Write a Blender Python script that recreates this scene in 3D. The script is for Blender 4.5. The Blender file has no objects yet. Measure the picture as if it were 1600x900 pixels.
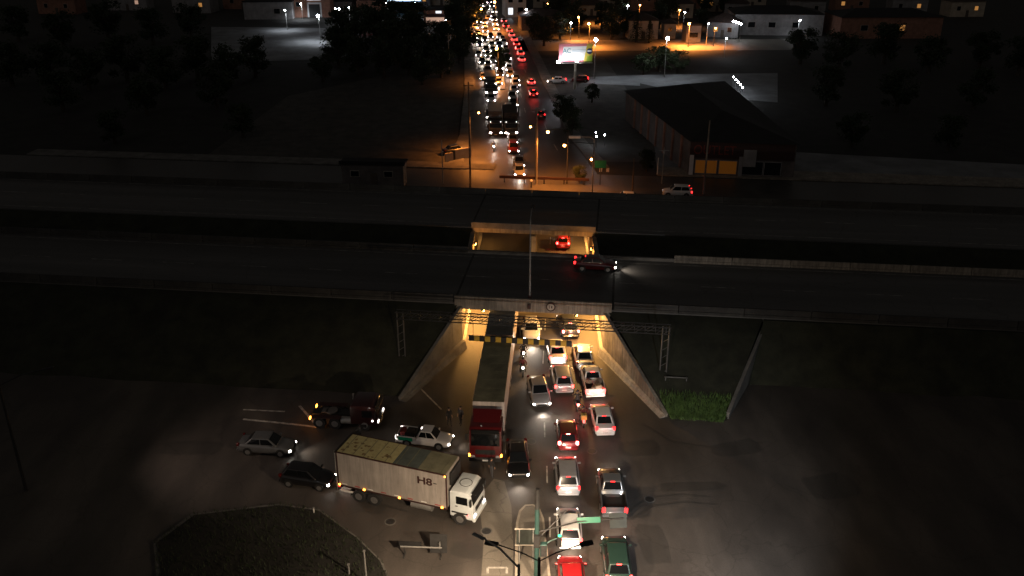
import bpy, bmesh, math, random
from mathutils import Vector, Matrix
R = math.radians
random.seed(11)

# ------------------------------------------------------------------ camera, sky, moon, exposure
SC = bpy.context.scene
COL = SC.collection
H, PIT, F = 41.0, R(23.9), 1420.0          # camera height, downward pitch, focal length in px of a 1600 px wide frame
cam_d = bpy.data.cameras.new('camera'); cam = bpy.data.objects.new('camera', cam_d); COL.objects.link(cam)
cam.location = (0, 0, H); cam.rotation_euler = (R(90) - PIT, 0, 0)
cam_d.sensor_width = 36.0; cam_d.lens = F / 1600 * 36.0; cam_d.clip_end = 4000
SC.camera = cam
world = bpy.data.worlds.new('World'); SC.world = world; world.use_nodes = True
wn = world.node_tree
sky = wn.nodes.new('ShaderNodeTexSky'); sky.sky_type = 'NISHITA'; sky.sun_disc = False
sky.sun_elevation = R(38); sky.sun_rotation = R(200)
bgn = wn.nodes['Background']
hsv = wn.nodes.new('ShaderNodeHueSaturation'); hsv.inputs['Saturation'].default_value = 0.06
wn.links.new(sky.outputs[0], hsv.inputs['Color']); tint = wn.nodes.new('ShaderNodeMix'); tint.data_type = 'RGBA'; tint.blend_type = 'MULTIPLY'; tint.inputs['Factor'].default_value = 1.0
tint.inputs['B'].default_value = (1.0, .90, .80, 1)          # city glow warms the whole night sky evenly
wn.links.new(hsv.outputs[0], tint.inputs['A']); wn.links.new(tint.outputs['Result'], bgn.inputs['Color'])
bgn.inputs['Strength'].default_value = 0.0074
moon_d = bpy.data.lights.new('moon', 'SUN'); moon_d.energy = 0.02; moon_d.angle = R(0.5); moon_d.color = (0.85, 0.9, 1.0)
moon = bpy.data.objects.new('moon', moon_d); COL.objects.link(moon); moon.rotation_euler = (R(52), 0, R(-20))
SC.view_settings.view_transform = 'Standard'; SC.view_settings.look = 'None'
SC.view_settings.exposure = 0.0; SC.view_settings.gamma = 1.0
SC.render.engine = 'CYCLES'
SC.cycles.use_denoising = True
SC.cycles.max_bounces = 4; SC.cycles.diffuse_bounces = 2; SC.cycles.glossy_bounces = 2
SC.cycles.transmission_bounces = 2; SC.cycles.sample_clamp_indirect = 2.0
SC.cycles.use_light_tree = True; SC.cycles.caustics_reflective = False; SC.cycles.caustics_refractive = False

def G(px, py, z=0.0):
    """ground-plan position of a photograph pixel for a point at height z"""
    phi = PIT + math.atan((py - 450) / F)
    D = (H - z) / math.tan(phi)
    return ((px - 800) * (D * math.cos(PIT) + (H - z) * math.sin(PIT)) / F, D)

# ------------------------------------------------------------------ materials
M = {}
def mat(name, col, rough=0.7, var=0.25, scale=3.0, bump=0.0, metal=0.0, coat=0.0, spec=0.5, col2=None, detail=5, streak=0.0):
    m = bpy.data.materials.new(name); m.use_nodes = True
    nt = m.node_tree; b = nt.nodes['Principled BSDF']
    tc = nt.nodes.new('ShaderNodeTexCoord')
    n = nt.nodes.new('ShaderNodeTexNoise'); n.inputs['Scale'].default_value = scale; n.inputs['Detail'].default_value = detail
    n.inputs['Roughness'].default_value = 0.65
    nt.links.new(tc.outputs['Object'], n.inputs['Vector'])
    cr = nt.nodes.new('ShaderNodeValToRGB')
    c2 = col2 or tuple(min(1, c * (1 + var)) for c in col)
    cr.color_ramp.elements[0].position = 0.35; cr.color_ramp.elements[1].position = 0.68
    cr.color_ramp.elements[0].color = (*[c * (1 - var) for c in col], 1); cr.color_ramp.elements[1].color = (*c2, 1)
    nt.links.new(n.outputs['Fac'], cr.inputs['Fac']); out = cr.outputs['Color']
    if streak:                                                   # rain and grime streaks running down the face
        mp = nt.nodes.new('ShaderNodeMapping'); mp.inputs['Scale'].default_value = (2.6, 2.6, .22); nt.links.new(tc.outputs['Object'], mp.inputs['Vector'])
        sn = nt.nodes.new('ShaderNodeTexNoise'); sn.inputs['Scale'].default_value = 1.4; sn.inputs['Detail'].default_value = 6; sn.inputs['Roughness'].default_value = .7; nt.links.new(mp.outputs[0], sn.inputs['Vector'])
        sr = nt.nodes.new('ShaderNodeMapRange'); sr.inputs['From Min'].default_value = .38; sr.inputs['From Max'].default_value = .66; sr.inputs['To Min'].default_value = 1.0 - streak; sr.inputs['To Max'].default_value = 1.0; nt.links.new(sn.outputs['Fac'], sr.inputs['Value'])
        mm = nt.nodes.new('ShaderNodeMix'); mm.data_type = 'RGBA'; mm.blend_type = 'MULTIPLY'; mm.inputs['Factor'].default_value = 1
        nt.links.new(out, mm.inputs['A']); nt.links.new(sr.outputs[0], mm.inputs['B']); out = mm.outputs['Result']
    nt.links.new(out, b.inputs['Base Color'])
    b.inputs['Roughness'].default_value = rough; b.inputs['Metallic'].default_value = metal
    b.inputs['Coat Weight'].default_value = coat; b.inputs['Coat Roughness'].default_value = 0.08
    b.inputs['Specular IOR Level'].default_value = spec
    if bump:
        n2 = nt.nodes.new('ShaderNodeTexNoise'); n2.inputs['Scale'].default_value = scale * 14; n2.inputs['Detail'].default_value = 4
        nt.links.new(tc.outputs['Object'], n2.inputs['Vector'])
        bp = nt.nodes.new('ShaderNodeBump'); bp.inputs['Strength'].default_value = bump; bp.inputs['Distance'].default_value = 0.03
        nt.links.new(n2.outputs['Fac'], bp.inputs['Height']); nt.links.new(bp.outputs['Normal'], b.inputs['Normal'])
    M[name] = m
    return m
def emit(name, col, strength):
    m = bpy.data.materials.new(name); m.use_nodes = True
    b = m.node_tree.nodes['Principled BSDF']
    b.inputs['Base Color'].default_value = (*[min(1, c * .8) for c in col], 1); b.inputs['Roughness'].default_value = 0.3
    b.inputs['Emission Color'].default_value = (*col, 1); b.inputs['Emission Strength'].default_value = strength
    M[name] = m
    return m
def asphalt(name, c0, c1, c2, rough, crack=0.5, stretch=(1.6, .55, 1)):
    """asphalt: large worn patches, oil-dark lanes, fine aggregate, cracks"""
    m = bpy.data.materials.new(name); m.use_nodes = True; nt = m.node_tree; b = nt.nodes['Principled BSDF']
    L = nt.links; N = nt.nodes.new
    tc = N('ShaderNodeTexCoord')
    big = N('ShaderNodeTexNoise'); big.inputs['Scale'].default_value = 0.16; big.inputs['Detail'].default_value = 6; big.inputs['Roughness'].default_value = 0.6
    mp = N('ShaderNodeMapping'); mp.inputs['Scale'].default_value = stretch
    L.new(tc.outputs['Object'], mp.inputs['Vector']); L.new(mp.outputs[0], big.inputs['Vector'])
    cr = N('ShaderNodeValToRGB'); e = cr.color_ramp.elements
    e[0].position = 0.32; e[0].color = (*c0, 1); e[1].position = 0.7; e[1].color = (*c2, 1)
    k = e.new(0.5); k.color = (*c1, 1)
    L.new(big.outputs['Fac'], cr.inputs['Fac'])
    fine = N('ShaderNodeTexNoise'); fine.inputs['Scale'].default_value = 9; fine.inputs['Detail'].default_value = 8; fine.inputs['Roughness'].default_value = 0.8
    L.new(tc.outputs['Object'], fine.inputs['Vector'])
    mx = N('ShaderNodeMix'); mx.data_type = 'RGBA'; mx.blend_type = 'OVERLAY'; mx.inputs['Factor'].default_value = 0.55
    L.new(cr.outputs['Color'], mx.inputs['A']); L.new(fine.outputs['Fac'], mx.inputs['B'])
    vo = N('ShaderNodeTexVoronoi'); vo.feature = 'DISTANCE_TO_EDGE'; vo.inputs['Scale'].default_value = 0.22; vo.inputs['Randomness'].default_value = 1
    dn = N('ShaderNodeTexNoise'); dn.inputs['Scale'].default_value = 0.9; dn.inputs['Detail'].default_value = 5
    va = N('ShaderNodeVectorMath'); va.operation = 'ADD'
    L.new(tc.outputs['Object'], dn.inputs['Vector']); L.new(tc.outputs['Object'], va.inputs[0]); L.new(dn.outputs['Color'], va.inputs[1]); L.new(va.outputs[0], vo.inputs['Vector'])
    cc = N('ShaderNodeValToRGB'); cc.color_ramp.elements[0].position = 0.0; cc.color_ramp.elements[1].position = 0.012
    cc.color_ramp.elements[0].color = (1 - crack,) * 3 + (1,); cc.color_ramp.elements[1].color = (1, 1, 1, 1)
    L.new(vo.outputs['Distance'], cc.inputs['Fac'])
    m2 = N('ShaderNodeMix'); m2.data_type = 'RGBA'; m2.blend_type = 'MULTIPLY'; m2.inputs['Factor'].default_value = 1
    L.new(mx.outputs['Result'], m2.inputs['A']); L.new(cc.outputs['Color'], m2.inputs['B'])
    L.new(m2.outputs['Result'], b.inputs['Base Color'])
    rr = N('ShaderNodeMapRange'); rr.inputs['To Min'].default_value = rough - 0.16; rr.inputs['To Max'].default_value = rough + 0.16
    L.new(big.outputs['Fac'], rr.inputs['Value']); L.new(rr.outputs[0], b.inputs['Roughness'])
    bp = N('ShaderNodeBump'); bp.inputs['Strength'].default_value = 0.35; bp.inputs['Distance'].default_value = 0.02
    L.new(fine.outputs['Fac'], bp.inputs['Height']); L.new(bp.outputs['Normal'], b.inputs['Normal'])
    M[name] = m
asphalt('asphalt', (.043, .038, .034), (.066, .058, .051), (.104, .090, .078), 0.68, .22)
asphalt('asphalt_far', (.036, .034, .032), (.05, .047, .044), (.075, .07, .064), 0.5)
asphalt('asphalt_deck', (.062, .061, .059), (.088, .086, .083), (.125, .121, .116), 0.68, 0.3, (.12, 3.2, 1))
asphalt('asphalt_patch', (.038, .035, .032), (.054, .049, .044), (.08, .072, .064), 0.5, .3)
asphalt('slab', (.11, .10, .085), (.16, .145, .12), (.2, .18, .15), 0.7, 0.4)
mat('soil', (.018, .017, .014), 0.95, .4, .3, .5)
mat('grass_ground', (.021, .023, .013), 0.95, .45, .5, .6)
mat('grass_blade', (.022, .034, .012), 0.8, .4, 1.5)  # darker copy of the grass, the unlit corner put into its colour
mat('grass_lit', (.07, .13, .03), 0.75, .4, 1.5)  # paler, greener copy of the grass, lamplight put into its colour
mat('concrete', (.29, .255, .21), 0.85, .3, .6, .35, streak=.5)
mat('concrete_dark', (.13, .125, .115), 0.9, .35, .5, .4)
mat('concrete_pale', (.45, .41, .35), 0.8, .25, .8, .3, streak=.35)
mat('kerb', (.36, .32, .26), 0.85, .25, 1.2, .3)
mat('lot', (.16, .165, .17), 0.85, .3, .2, .3)
mat('road_paint', (.42, .40, .36), 0.7, .5, 2.5)
mat('worn_paint', (.21, .205, .19), 0.75, .65, 1.2)
mat('verge', (.05, .046, .04), 0.9, .4, .4, .4)
mat('sign_teal', (.0, .12, .085), 0.5, .2, 2)
mat('steel', (.30, .30, .29), 0.45, .2, 4, 0, .6)
mat('steel_dark', (.05, .05, .05), 0.5, .3, 4, 0, .4)
mat('post_grey', (.28, .28, .27), 0.6, .2, 2, 0, .3)
mat('concrete_black', (.045, .044, .041), 0.9, .4, .5, .4)  # near-black concrete grey
mat('gantry_grey', (.10, .10, .095), 0.6, .2, 2, 0, .3)
mat('post_black', (.02, .02, .02), 0.6, .3, 2)
mat('pole_teal_lit', (.03, .075, .068), 0.5, .2, 2, 0, .3)  # teal light falling on the mast, put into its colour
mat('wood_post', (.09, .07, .055), 0.85, .3, 3)
mat('sign_green', (.01, .17, .10), 0.4, .1, 2)
mat('sign_back', (.02, .026, .022), 0.6, .3, 2)
mat('sign_white', (.75, .75, .72), 0.5, .1, 2)
mat('yellow_paint', (.55, .33, .03), 0.6, .2, 3)
mat('black_paint', (.015, .014, .013), 0.6, .2, 3)
mat('red_paint_sign', (.35, .03, .03), 0.5, .2, 3)
mat('rubber', (.016, .016, .016), 0.8, .2, 5)
mat('rim', (.42, .42, .42), 0.35, .2, 6, 0, .8)
mat('glass', (.006, .007, .008), 0.06, .1, 2, 0, 0, 0, .6)
mat('trim', (.014, .014, .014), 0.5, .2, 4)
mat('plate', (.55, .55, .53), 0.4, .1, 4)
for n_, c_ in dict(white=(.70, .69, .67), silver=(.36, .36, .37), black=(.007, .007, .008), red=(.30, .012, .014), grey=(.13, .135, .14),
                   green=(.018, .042, .033), beige=(.42, .37, .27), blue=(.02, .035, .10), dkred=(.10, .006, .008), wine=(.075, .005, .006), maroon=(.022, .003, .003), graphite=(.04, .042, .045)).items():
    mat('paint_' + n_, c_, 0.32, .06, 1.3, 0, .35 if n_ in ('silver', 'grey', 'graphite') else 0, .7)
mat('box_white', (.36, .33, .30), 0.6, .12, .7, streak=.28)
mat('trailer_side', (.50, .45, .41), 0.6, .15, .8, streak=.4)
mat('trailer_olive', (.15, .145, .09), 0.8, .4, .5, .2)
mat('trailer_grey', (.22, .225, .20), 0.8, .25, .6, .2)
mat('roof_cream', (.40, .36, .17), 0.75, .12, 3.2, .1, col2=(.46, .42, .21))
mat('roof_rust', (.20, .14, .06), 0.9, .5, 6)
mat('roof_slate', (.085, .105, .095), 0.8, .25, 1)
mat('roof_olive', (.17, .165, .105), 0.8, .25, 1)
mat('seam_grey', (.27, .255, .245), 0.7, .2, 2)
mat('letter_dark', (.035, .012, .01), 0.6, .2, 3)
mat('letter_red', (.17, .025, .012), 0.6, .2, 3)
mat('cab_white', (.62, .68, .70), 0.35, .06, 1.5, 0, 0, .5)
mat('green_stripe', (.0, .33, .17), 0.4, .1, 2, 0, 0, .4)
mat('delivery_yellow', (.55, .38, .10), 0.6, .2, 4)
mat('cloth_dark', (.018, .017, .017), 0.9, .4, 8)
mat('cloth_grey', (.06, .06, .065), 0.9, .4, 8)
mat('cloth_red', (.12, .02, .02), 0.9, .3, 8)
mat('skin', (.32, .19, .13), 0.6, .15, 8)
mat('hair', (.012, .009, .007), 0.7, .3, 12)
mat('helmet', (.03, .03, .035), 0.2, .2, 3, 0, 0, .6)
mat('bark', (.05, .04, .03), 0.95, .4, 4, .5)
mat('leaf_dark', (.022, .036, .014), 0.75, .5, .6)
mat('leaf_pale', (.04, .058, .022), 0.75, .5, .6)
mat('roof_tile', (.05, .032, .026), 0.85, .4, 2, .4)
mat('roof_black', (.012, .012, .013), 0.9, .3, .7)
mat('wall_cream', (.42, .35, .27), 0.85, .2, .6, .15)
mat('wall_brick', (.26, .13, .09), 0.9, .25, .8, .3)
mat('wall_grey', (.23, .22, .22), 0.85, .25, .6, .15)
mat('wall_white', (.62, .62, .62), 0.8, .12, .6)
mat('wall_dim', (.12, .105, .1), 0.9, .3, .6)
mat('pane_dark', (.01, .012, .015), 0.08, .1, 2)
mat('cargo', (.34, .27, .19), 0.8, .5, 5, .4)
mat('tarp_red', (.16, .015, .012), 0.7, .3, 3)
mat('print_pink', (.75, .25, .30), 0.5, .08, .8)
mat('print_white', (.8, .82, .84), 0.5, .04, .8)
mat('print_yellow', (.70, .58, .10), 0.5, .08, .8)
mat('print_lime', (.40, .58, .06), 0.5, .1, .8)
mat('print_navy', (.01, .03, .12), 0.4, .1, 1)
mat('print_teal', (.03, .25, .30), 0.4, .1, 1)
mat('print_faint', (.60, .68, .74), 0.5, .05, 1)
emit('lamp_headlight', (1.0, .93, .82), 26)
emit('lamp_headlight_far', (1.0, .84, .80), 60)
emit('lamp_headlight_blue', (.72, .74, 1.0), 50)
emit('lamp_low', (1.0, .92, .85), 5)
emit('lamp_brake', (1.0, .035, .03), 16)
emit('lamp_brake_hot', (1.0, .12, .10), 26)
emit('lamp_brake_far', (1.0, .03, .025), 26)
emit('lamp_tail', (1.0, .02, .02), 5)
emit('lamp_amber', (1.0, .30, .03), 16)
emit('lamp_sodium', (1.0, .38, .08), 60)
emit('lamp_tunnel', (1.0, .46, .09), 24)
emit('lamp_led', (.86, .92, 1.0), 110)
emit('lamp_warm', (1.0, .82, .6), 30)
emit('lamp_green', (.05, 1.0, .35), 3)
emit('lamp_redlight', (1.0, .03, .03), 30)
emit('window_orange', (1.0, .36, .05), .024)
emit('window_dim', (1.0, .45, .12), .35)
emit('shop_white', (.86, .93, 1.0), 1.3)
emit('shop_warm', (1.0, .62, .45), .35)
emit('canopy_blue', (.25, .6, 1.0), .9)
mat('lens_off', (.25, .25, .26), 0.2, .1, 3)
mat('lens_red_off', (.10, .006, .006), 0.2, .1, 3)

# ------------------------------------------------------------------ mesh helpers
class B:
    def __init__(s): s.v = []; s.f = []
    def add(s, vs, fs):
        o = len(s.v); s.v += [tuple(v) for v in vs]; s.f += [tuple(i + o for i in f) for f in fs]; return s
    def box(s, c, d, rz=0.0, rx=0.0, ry=0.0):
        m = Matrix.Translation(c) @ Matrix.Rotation(rz, 4, 'Z') @ Matrix.Rotation(ry, 4, 'Y') @ Matrix.Rotation(rx, 4, 'X')
        h = [x / 2 for x in d]
        vs = [m @ Vector((a * h[0], b * h[1], e * h[2])) for a in (-1, 1) for b in (-1, 1) for e in (-1, 1)]
        return s.add(vs, [(0, 1, 3, 2), (4, 6, 7, 5), (0, 4, 5, 1), (2, 3, 7, 6), (0, 2, 6, 4), (1, 5, 7, 3)])
    def tube(s, p0, p1, r0, r1=None, n=8):
        r1 = r0 if r1 is None else r1
        p0, p1 = Vector(p0), Vector(p1); d = (p1 - p0).normalized()
        a = d.orthogonal().normalized(); b = d.cross(a)
        vs = []
        for p, r in ((p0, r0), (p1, r1)):
            for i in range(n):
                t = 2 * math.pi * i / n; vs.append(p + (a * math.cos(t) + b * math.sin(t)) * r)
        fs = [(i, (i + 1) % n, n + (i + 1) % n, n + i) for i in range(n)] + [tuple(range(n - 1, -1, -1)), tuple(range(n, 2 * n))]
        return s.add(vs, fs)
    def path(s, pts, r, n=6):
        for a, b in zip(pts[:-1], pts[1:]): s.tube(a, b, r, r, n)
        return s
    def loft(s, rings):
        n = len(rings[0]); vs = [p for r in rings for p in r]; fs = []
        for k in range(len(rings) - 1):
            for i in range(n):
                j = (i + 1) % n; fs.append((k * n + i, k * n + j, (k + 1) * n + j, (k + 1) * n + i))
        fs += [tuple(range(n - 1, -1, -1)), tuple(range((len(rings) - 1) * n, len(rings) * n))]
        return s.add(vs, fs)
    def prism(s, poly, z0, z1):
        n = len(poly)
        vs = [(*p[:2], z0) for p in poly] + [(*p[:2], z1) for p in poly]
        return s.add(vs, [tuple(range(n - 1, -1, -1)), tuple(range(n, 2 * n))] + [(i, (i + 1) % n, n + (i + 1) % n, n + i) for i in range(n)])
    def disc(s, c, axis, r, t, n=16):
        ax = Vector(axis).normalized() * t / 2; c = Vector(c); return s.tube(c - ax, c + ax, r, r, n)
    def ball(s, c, r, n=8, sq=(1, 1, 1)):
        vs = []; c = Vector(c)
        for k in range(1, n // 2):
            a = math.pi * k / (n // 2)
            for i in range(n):
                t = 2 * math.pi * i / n; vs.append(c + Vector((r * sq[0] * math.sin(a) * math.cos(t), r * sq[1] * math.sin(a) * math.sin(t), r * sq[2] * math.cos(a))))
        K = n // 2 - 1; fs = []
        for k in range(K - 1):
            for i in range(n): fs.append((k * n + i, (k + 1) * n + i, (k + 1) * n + (i + 1) % n, k * n + (i + 1) % n))
        vs += [c + Vector((0, 0, r * sq[2])), c - Vector((0, 0, r * sq[2]))]
        for i in range(n):
            fs.append((i, (i + 1) % n, K * n)); fs.append(((K - 1) * n + (i + 1) % n, (K - 1) * n + i, K * n + 1))
        return s.add(vs, fs)
    def sheet(s, poly, z):
        return s.add([(*p[:2], z) for p in poly], [tuple(range(len(poly)))])
    def mesh(s, name='m', smooth=None, bevel=0.0, seg=2):
        me = bpy.data.meshes.new(name); me.from_pydata(s.v, [], s.f)
        bm = bmesh.new(); bm.from_mesh(me); bmesh.ops.recalc_face_normals(bm, faces=bm.faces)
        if bevel: bmesh.ops.bevel(bm, geom=[e for e in bm.edges if e.calc_face_angle(0) > 0.35], offset=bevel, segments=seg, affect='EDGES', profile=0.6)
        bm.to_mesh(me); bm.free()
        if smooth is not None:
            me.polygons.foreach_set('use_smooth', [True] * len(me.polygons)); me.set_sharp_from_angle(angle=R(smooth))
        return me
def put(name, me, material, parent=None, loc=None, rz=None, scale=None):
    if isinstance(me, B): me = me.mesh(name)
    if not me.materials: me.materials.append(M[material])
    o = bpy.data.objects.new(name, me); COL.objects.link(o)
    o.material_slots[0].link = 'OBJECT'; o.material_slots[0].material = M[material]
    if parent: o.parent = parent
    if loc is not None: o.location = loc
    if rz is not None: o.rotation_euler[2] = rz
    if scale is not None: o.scale = scale
    return o
def tag(o, label, cat, group=None):
    o['label'] = label; o['category'] = cat
    if group: o['group'] = group
    return o
def thing(name, label, cat, loc=(0, 0, 0), rz=0.0, group=None):
    o = bpy.data.objects.new(name, None); COL.objects.link(o); o.empty_display_size = 0.3
    o.location = loc if len(loc) == 3 else (*loc, 0); o.rotation_euler[2] = rz
    return tag(o, label, cat, group)
def struct(o, label=None, kind='structure'):
    o['kind'] = kind
    if label: o['label'] = label
    return o
def light(kind, loc, energy, color, parent=None, aim=None, size=None, blend=.6, radius=.1):
    d = bpy.data.lights.new('lamp_light', kind); d.energy = energy; d.color = color
    if kind == 'SPOT': d.spot_size = size or R(90); d.spot_blend = blend
    if kind != 'SUN': d.shadow_soft_size = radius
    o = bpy.data.objects.new('lamp_light', d); COL.objects.link(o); o.location = loc
    if parent: o.parent = parent
    if aim is not None: o.rotation_euler = Vector(aim).to_track_quat('-Z', 'Y').to_euler()
    return o
def text_mesh(txt, size, depth=0.01, bold=0.0):
    c = bpy.data.curves.new('lettering', 'FONT'); c.body = txt; c.size = size; c.extrude = depth; c.offset = bold; c.align_x = 'CENTER'; c.align_y = 'CENTER'
    o = bpy.data.objects.new('tmp_text', c); COL.objects.link(o)
    bpy.context.view_layer.update()
    me = bpy.data.meshes.new_from_object(o.evaluated_get(bpy.context.evaluated_depsgraph_get()))
    bpy.data.objects.remove(o); me.name = 'lettering'; me.materials.clear()
    return me
SOD = (1.0, .30, .05)
ORD = 'first second third fourth fifth sixth seventh eighth ninth tenth eleventh twelfth thirteenth fourteenth fifteenth sixteenth seventeenth eighteenth nineteenth twentieth'.split() + ['twenty-' + w for w in 'first second third fourth fifth sixth seventh eighth ninth'.split()] + ['thirtieth'] + ['thirty-' + w for w in 'first second third fourth fifth sixth seventh eighth ninth'.split()]; LEDC = (.86, .92, 1.0); WARM = (1.0, .80, .58); HEADC = (1.0, .84, .68)

# ------------------------------------------------------------------ the setting: ground, roads, highway
HA = R(6.6); HO = Vector((1.75, 78.0)); HU = Vector((math.cos(HA), -math.sin(HA))); HV = Vector((math.sin(HA), math.cos(HA)))
def HW(u, v, z=None):
    p = HO + HU * u + HV * v
    return (p.x, p.y) if z is None else (p.x, p.y, z)
def hwy(name, me, material, parent=None):                      # mesh given in highway (u, v, z) coordinates
    return put(name, me, material, parent, None if parent else (HO.x, HO.y, 0), None if parent else -HA)

struct(put('ground', B().sheet([(-1500, -50), (1500, -50), (1500, 3000), (-1500, 3000)], -0.06), 'soil'))
struct(put('intersection_road', B().sheet([(-75, 15), (75, 15), (75, 74), (-75, 74)], 0.0), 'asphalt'))
struct(put('underpass_road', B().sheet([(-14, 74), (16, 74), (16, 124), (-14, 124)], 0.0), 'asphalt'))
struct(put('frontage_street', B().sheet([HW(-160, 44), HW(160, 44), HW(160, 59), HW(-160, 59)], -0.02), 'asphalt_far'))
AV = [(124, -9, 14), (140, -8, 13), (160, -7, 10.0), (200, -8, 7.5), (240, -10, 5.2), (300, -13.5, 1.6), (360, -16.5, -4.5), (430, -21, -11)]
av = B(); av.add([(x, y, 0.0) for y, a, b in AV for x in (a, b)], [(2 * i, 2 * i + 1, 2 * i + 3, 2 * i + 2) for i in range(len(AV) - 1)])
struct(put('avenue_road', av, 'asphalt_far'))
def av_x(y, t):
    for (y0, a0, b0), (y1, a1, b1) in zip(AV[:-1], AV[1:]):
        if y <= y1:
            k = (y - y0) / (y1 - y0); a = a0 + (a1 - a0) * k; b = b0 + (b1 - b0) * k
            return a + (b - a) * t
    return -15
for side, w in ((0, -2.4), (1, 2.4)):                          # raised sidewalks of the far avenue
    k = B()
    for i in range(1, len(AV) - 1):
        (y0, *e0), (y1, *e1) = AV[i], AV[i + 1]
        k.prism([(e0[side], y0), (e0[side] + w, y0), (e1[side] + w, y1), (e1[side], y1)] if w > 0 else [(e0[side] + w, y0), (e0[side], y0), (e1[side], y1), (e1[side] + w, y1)], -0.05, 0.13)
    struct(put('avenue_sidewalk', k, 'concrete_dark'))
m_ = B().prism([(-2.6, 200), (-1.5, 200), (-2.6, 240), (-5.2, 268), (-6.0, 268), (-3.9, 240)], -0.05, 0.16)
struct(put('avenue_median', m_, 'kerb'))
struct(put('frontage_sidewalk', B().prism([HW(-90, 59.4), HW(-11.5, 59.4), HW(-11.5, 62.6), HW(-90, 62.6)], -0.05, .12), 'concrete_dark'))
struct(put('frontage_sidewalk', B().prism([HW(14, 59.4), HW(90, 59.4), HW(90, 64), HW(14, 64)], -0.05, .12), 'concrete'))
struct(put('outlet_forecourt', B().sheet([HW(14, 64.1), HW(75, 64.1), HW(75, 72), HW(14, 78)], 0.0), 'lot'))
struct(put('dealer_lot', B().sheet([G(868, 128), G(1000, 134), G(1000, 117), G(900, 121)], 0.0), 'lot'))
struct(put('service_lot', B().sheet([G(1090, 150), G(1215, 160), G(1215, 114), G(1000, 117), G(1000, 130)], 0.0), 'lot'))
struct(put('depot_yard', B().sheet([G(330, 98), G(500, 93), G(520, 44), G(330, 42)], 0.0), 'lot'))
struct(put('back_street', B().sheet([G(810, 80), G(1240, 78), G(1240, 61), G(810, 63)], 0.0), 'slab'))
struct(put('unlit_lot', B().sheet([HW(-60, 63), HW(-11.6, 63), (-9.7, 160), (-10.6, 200), (-12.6, 240), G(450, 150)], -.01), 'verge'))
struct(put('side_lawn', B().sheet([(-2, 143), (27, 143), (24, 240), (-4, 240)], -.012), 'verge'))

# embankment of the raised highway, cut by the underpass and its wing walls
def embank(uL, uR, toe, ncol=60, seed=0):
    rnd = random.Random(seed)
    rows = [(toe, 0.0), (toe * .75 - .1, 1.1), (toe * .5 - .2, 2.2), (toe * .25 - .25, 3.35), (-0.3, 4.4), (13.0, 4.4), (14.5, 3.5), (17, 2.6), (19.5, 3.5), (21, 4.4), (33.5, 4.4), (36, 2.9), (41, 0)]
    vs = []; fs = []
    for i, (v, z) in enumerate(rows):
        a, b = uL(v), uR(v)
        for j in range(ncol + 1):
            t = j / ncol
            inner = 0.0 if (i in (0, 4, 5, 9, 10, 12) or j in (0, ncol)) else rnd.uniform(-.16, .16)
            vs.append((a + (b - a) * t, v + (0 if i not in (0,) else rnd.uniform(-.25, .25)), z + inner))
    for i in range(len(rows) - 1):
        for j in range(ncol):
            k = i * (ncol + 1) + j; fs.append((k, k + 1, k + ncol + 2, k + ncol + 1))
    return B().add(vs, fs).mesh('embankment', 40)
SH = lambda v: -.092 * max(0.0, v)                             # the underpass runs along the avenue, a little askew to the highway
lerp = lambda v, v0, a, v1, b: a + (b - a) * min(1, max(0, (v - v0) / (v1 - v0)))
struct(hwy('embankment', embank(lambda v: -190, lambda v: lerp(v, -10.8, -10.4, -.3, -7.0) + SH(v), -10.2, 70, 1), 'grass_ground'))
struct(hwy('embankment', embank(lambda v: lerp(v, -10.8, 12.8, -.3, 7.4) + SH(v), lambda v: lerp(v, -10.6, 17.6, 1.6, 22.2), -11.2, 16, 2), 'grass_ground'))
struct(hwy('embankment', embank(lambda v: lerp(v, -5, 20.0, 1.6, 22.2), lambda v: 190, -4.5, 60, 3), 'grass_ground'))

# two bridge decks
def bridge(label, v0, v1, girder_u, gmat):
    t = thing('highway_bridge', label, 'bridge', (HO.x, HO.y, 0), -HA)
    put('deck_slab', B().box((0, (v0 + v1) / 2, 4.33), (380, v1 - v0, .44)), 'asphalt_deck', t)
    if v0 > 10:
     put('girder', B().box(((girder_u[0] + girder_u[1]) / 2, v0 - .13, 4.33), (girder_u[1] - girder_u[0] - .4, .30, .62)).mesh('girder', None, .02, 1), gmat, t)
     put('parapet', B().box(((girder_u[0] + girder_u[1]) / 2, v0 - .38, 5.0), (girder_u[1] - girder_u[0], .42, .70)).mesh('parapet', None, .02, 1), 'concrete_dark', t)
    else:
     put('girder', B().box(((girder_u[0] + girder_u[1]) / 2, v0 - .13, 4.70), (girder_u[1] - girder_u[0], .30, 1.30)).mesh('girder', None, .02, 1), gmat, t)
    for u in (girder_u[0] - .1, girder_u[1] + .1): put('expansion_joint', B().box((u, (v0 + v1) / 2, 4.556), (.22, v1 - v0 - .4, .006)), 'concrete_black', t)
    for k in range(5):
        u = girder_u[0] + 1.5 + k * (girder_u[1] - girder_u[0] - 3) / 4
        put('underside_beam', B().box((u, (v0 + v1) / 2 + .3, 3.98), (.45, v1 - v0 - .8, .24)), 'concrete_dark', t)
    put('edge_kerb', B().box((0, v1 - .15, 4.72), (380, .3, .34)), 'concrete_dark', t)
    for v in (v0 + 1.0, v1 - 1.1): put('edge_line', B().box((0, v, 4.556), (380, .13, .004)), 'worn_paint', t)
    for k in range(-14, 15): put('lane_dash', B().box((k * 8.0 + 2, (v0 + v1) / 2, 4.556), (3.4, .13, .004)), 'worn_paint', t)
    return t
near_bridge = bridge('near highway bridge deck with pale concrete girder over the lit underpass', 0, 13, (-7.25, 7.65), 'concrete')
far_bridge = bridge('far highway bridge deck beyond the open median gap', 21, 33.5, (-8.9, 5.5), 'concrete')
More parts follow.
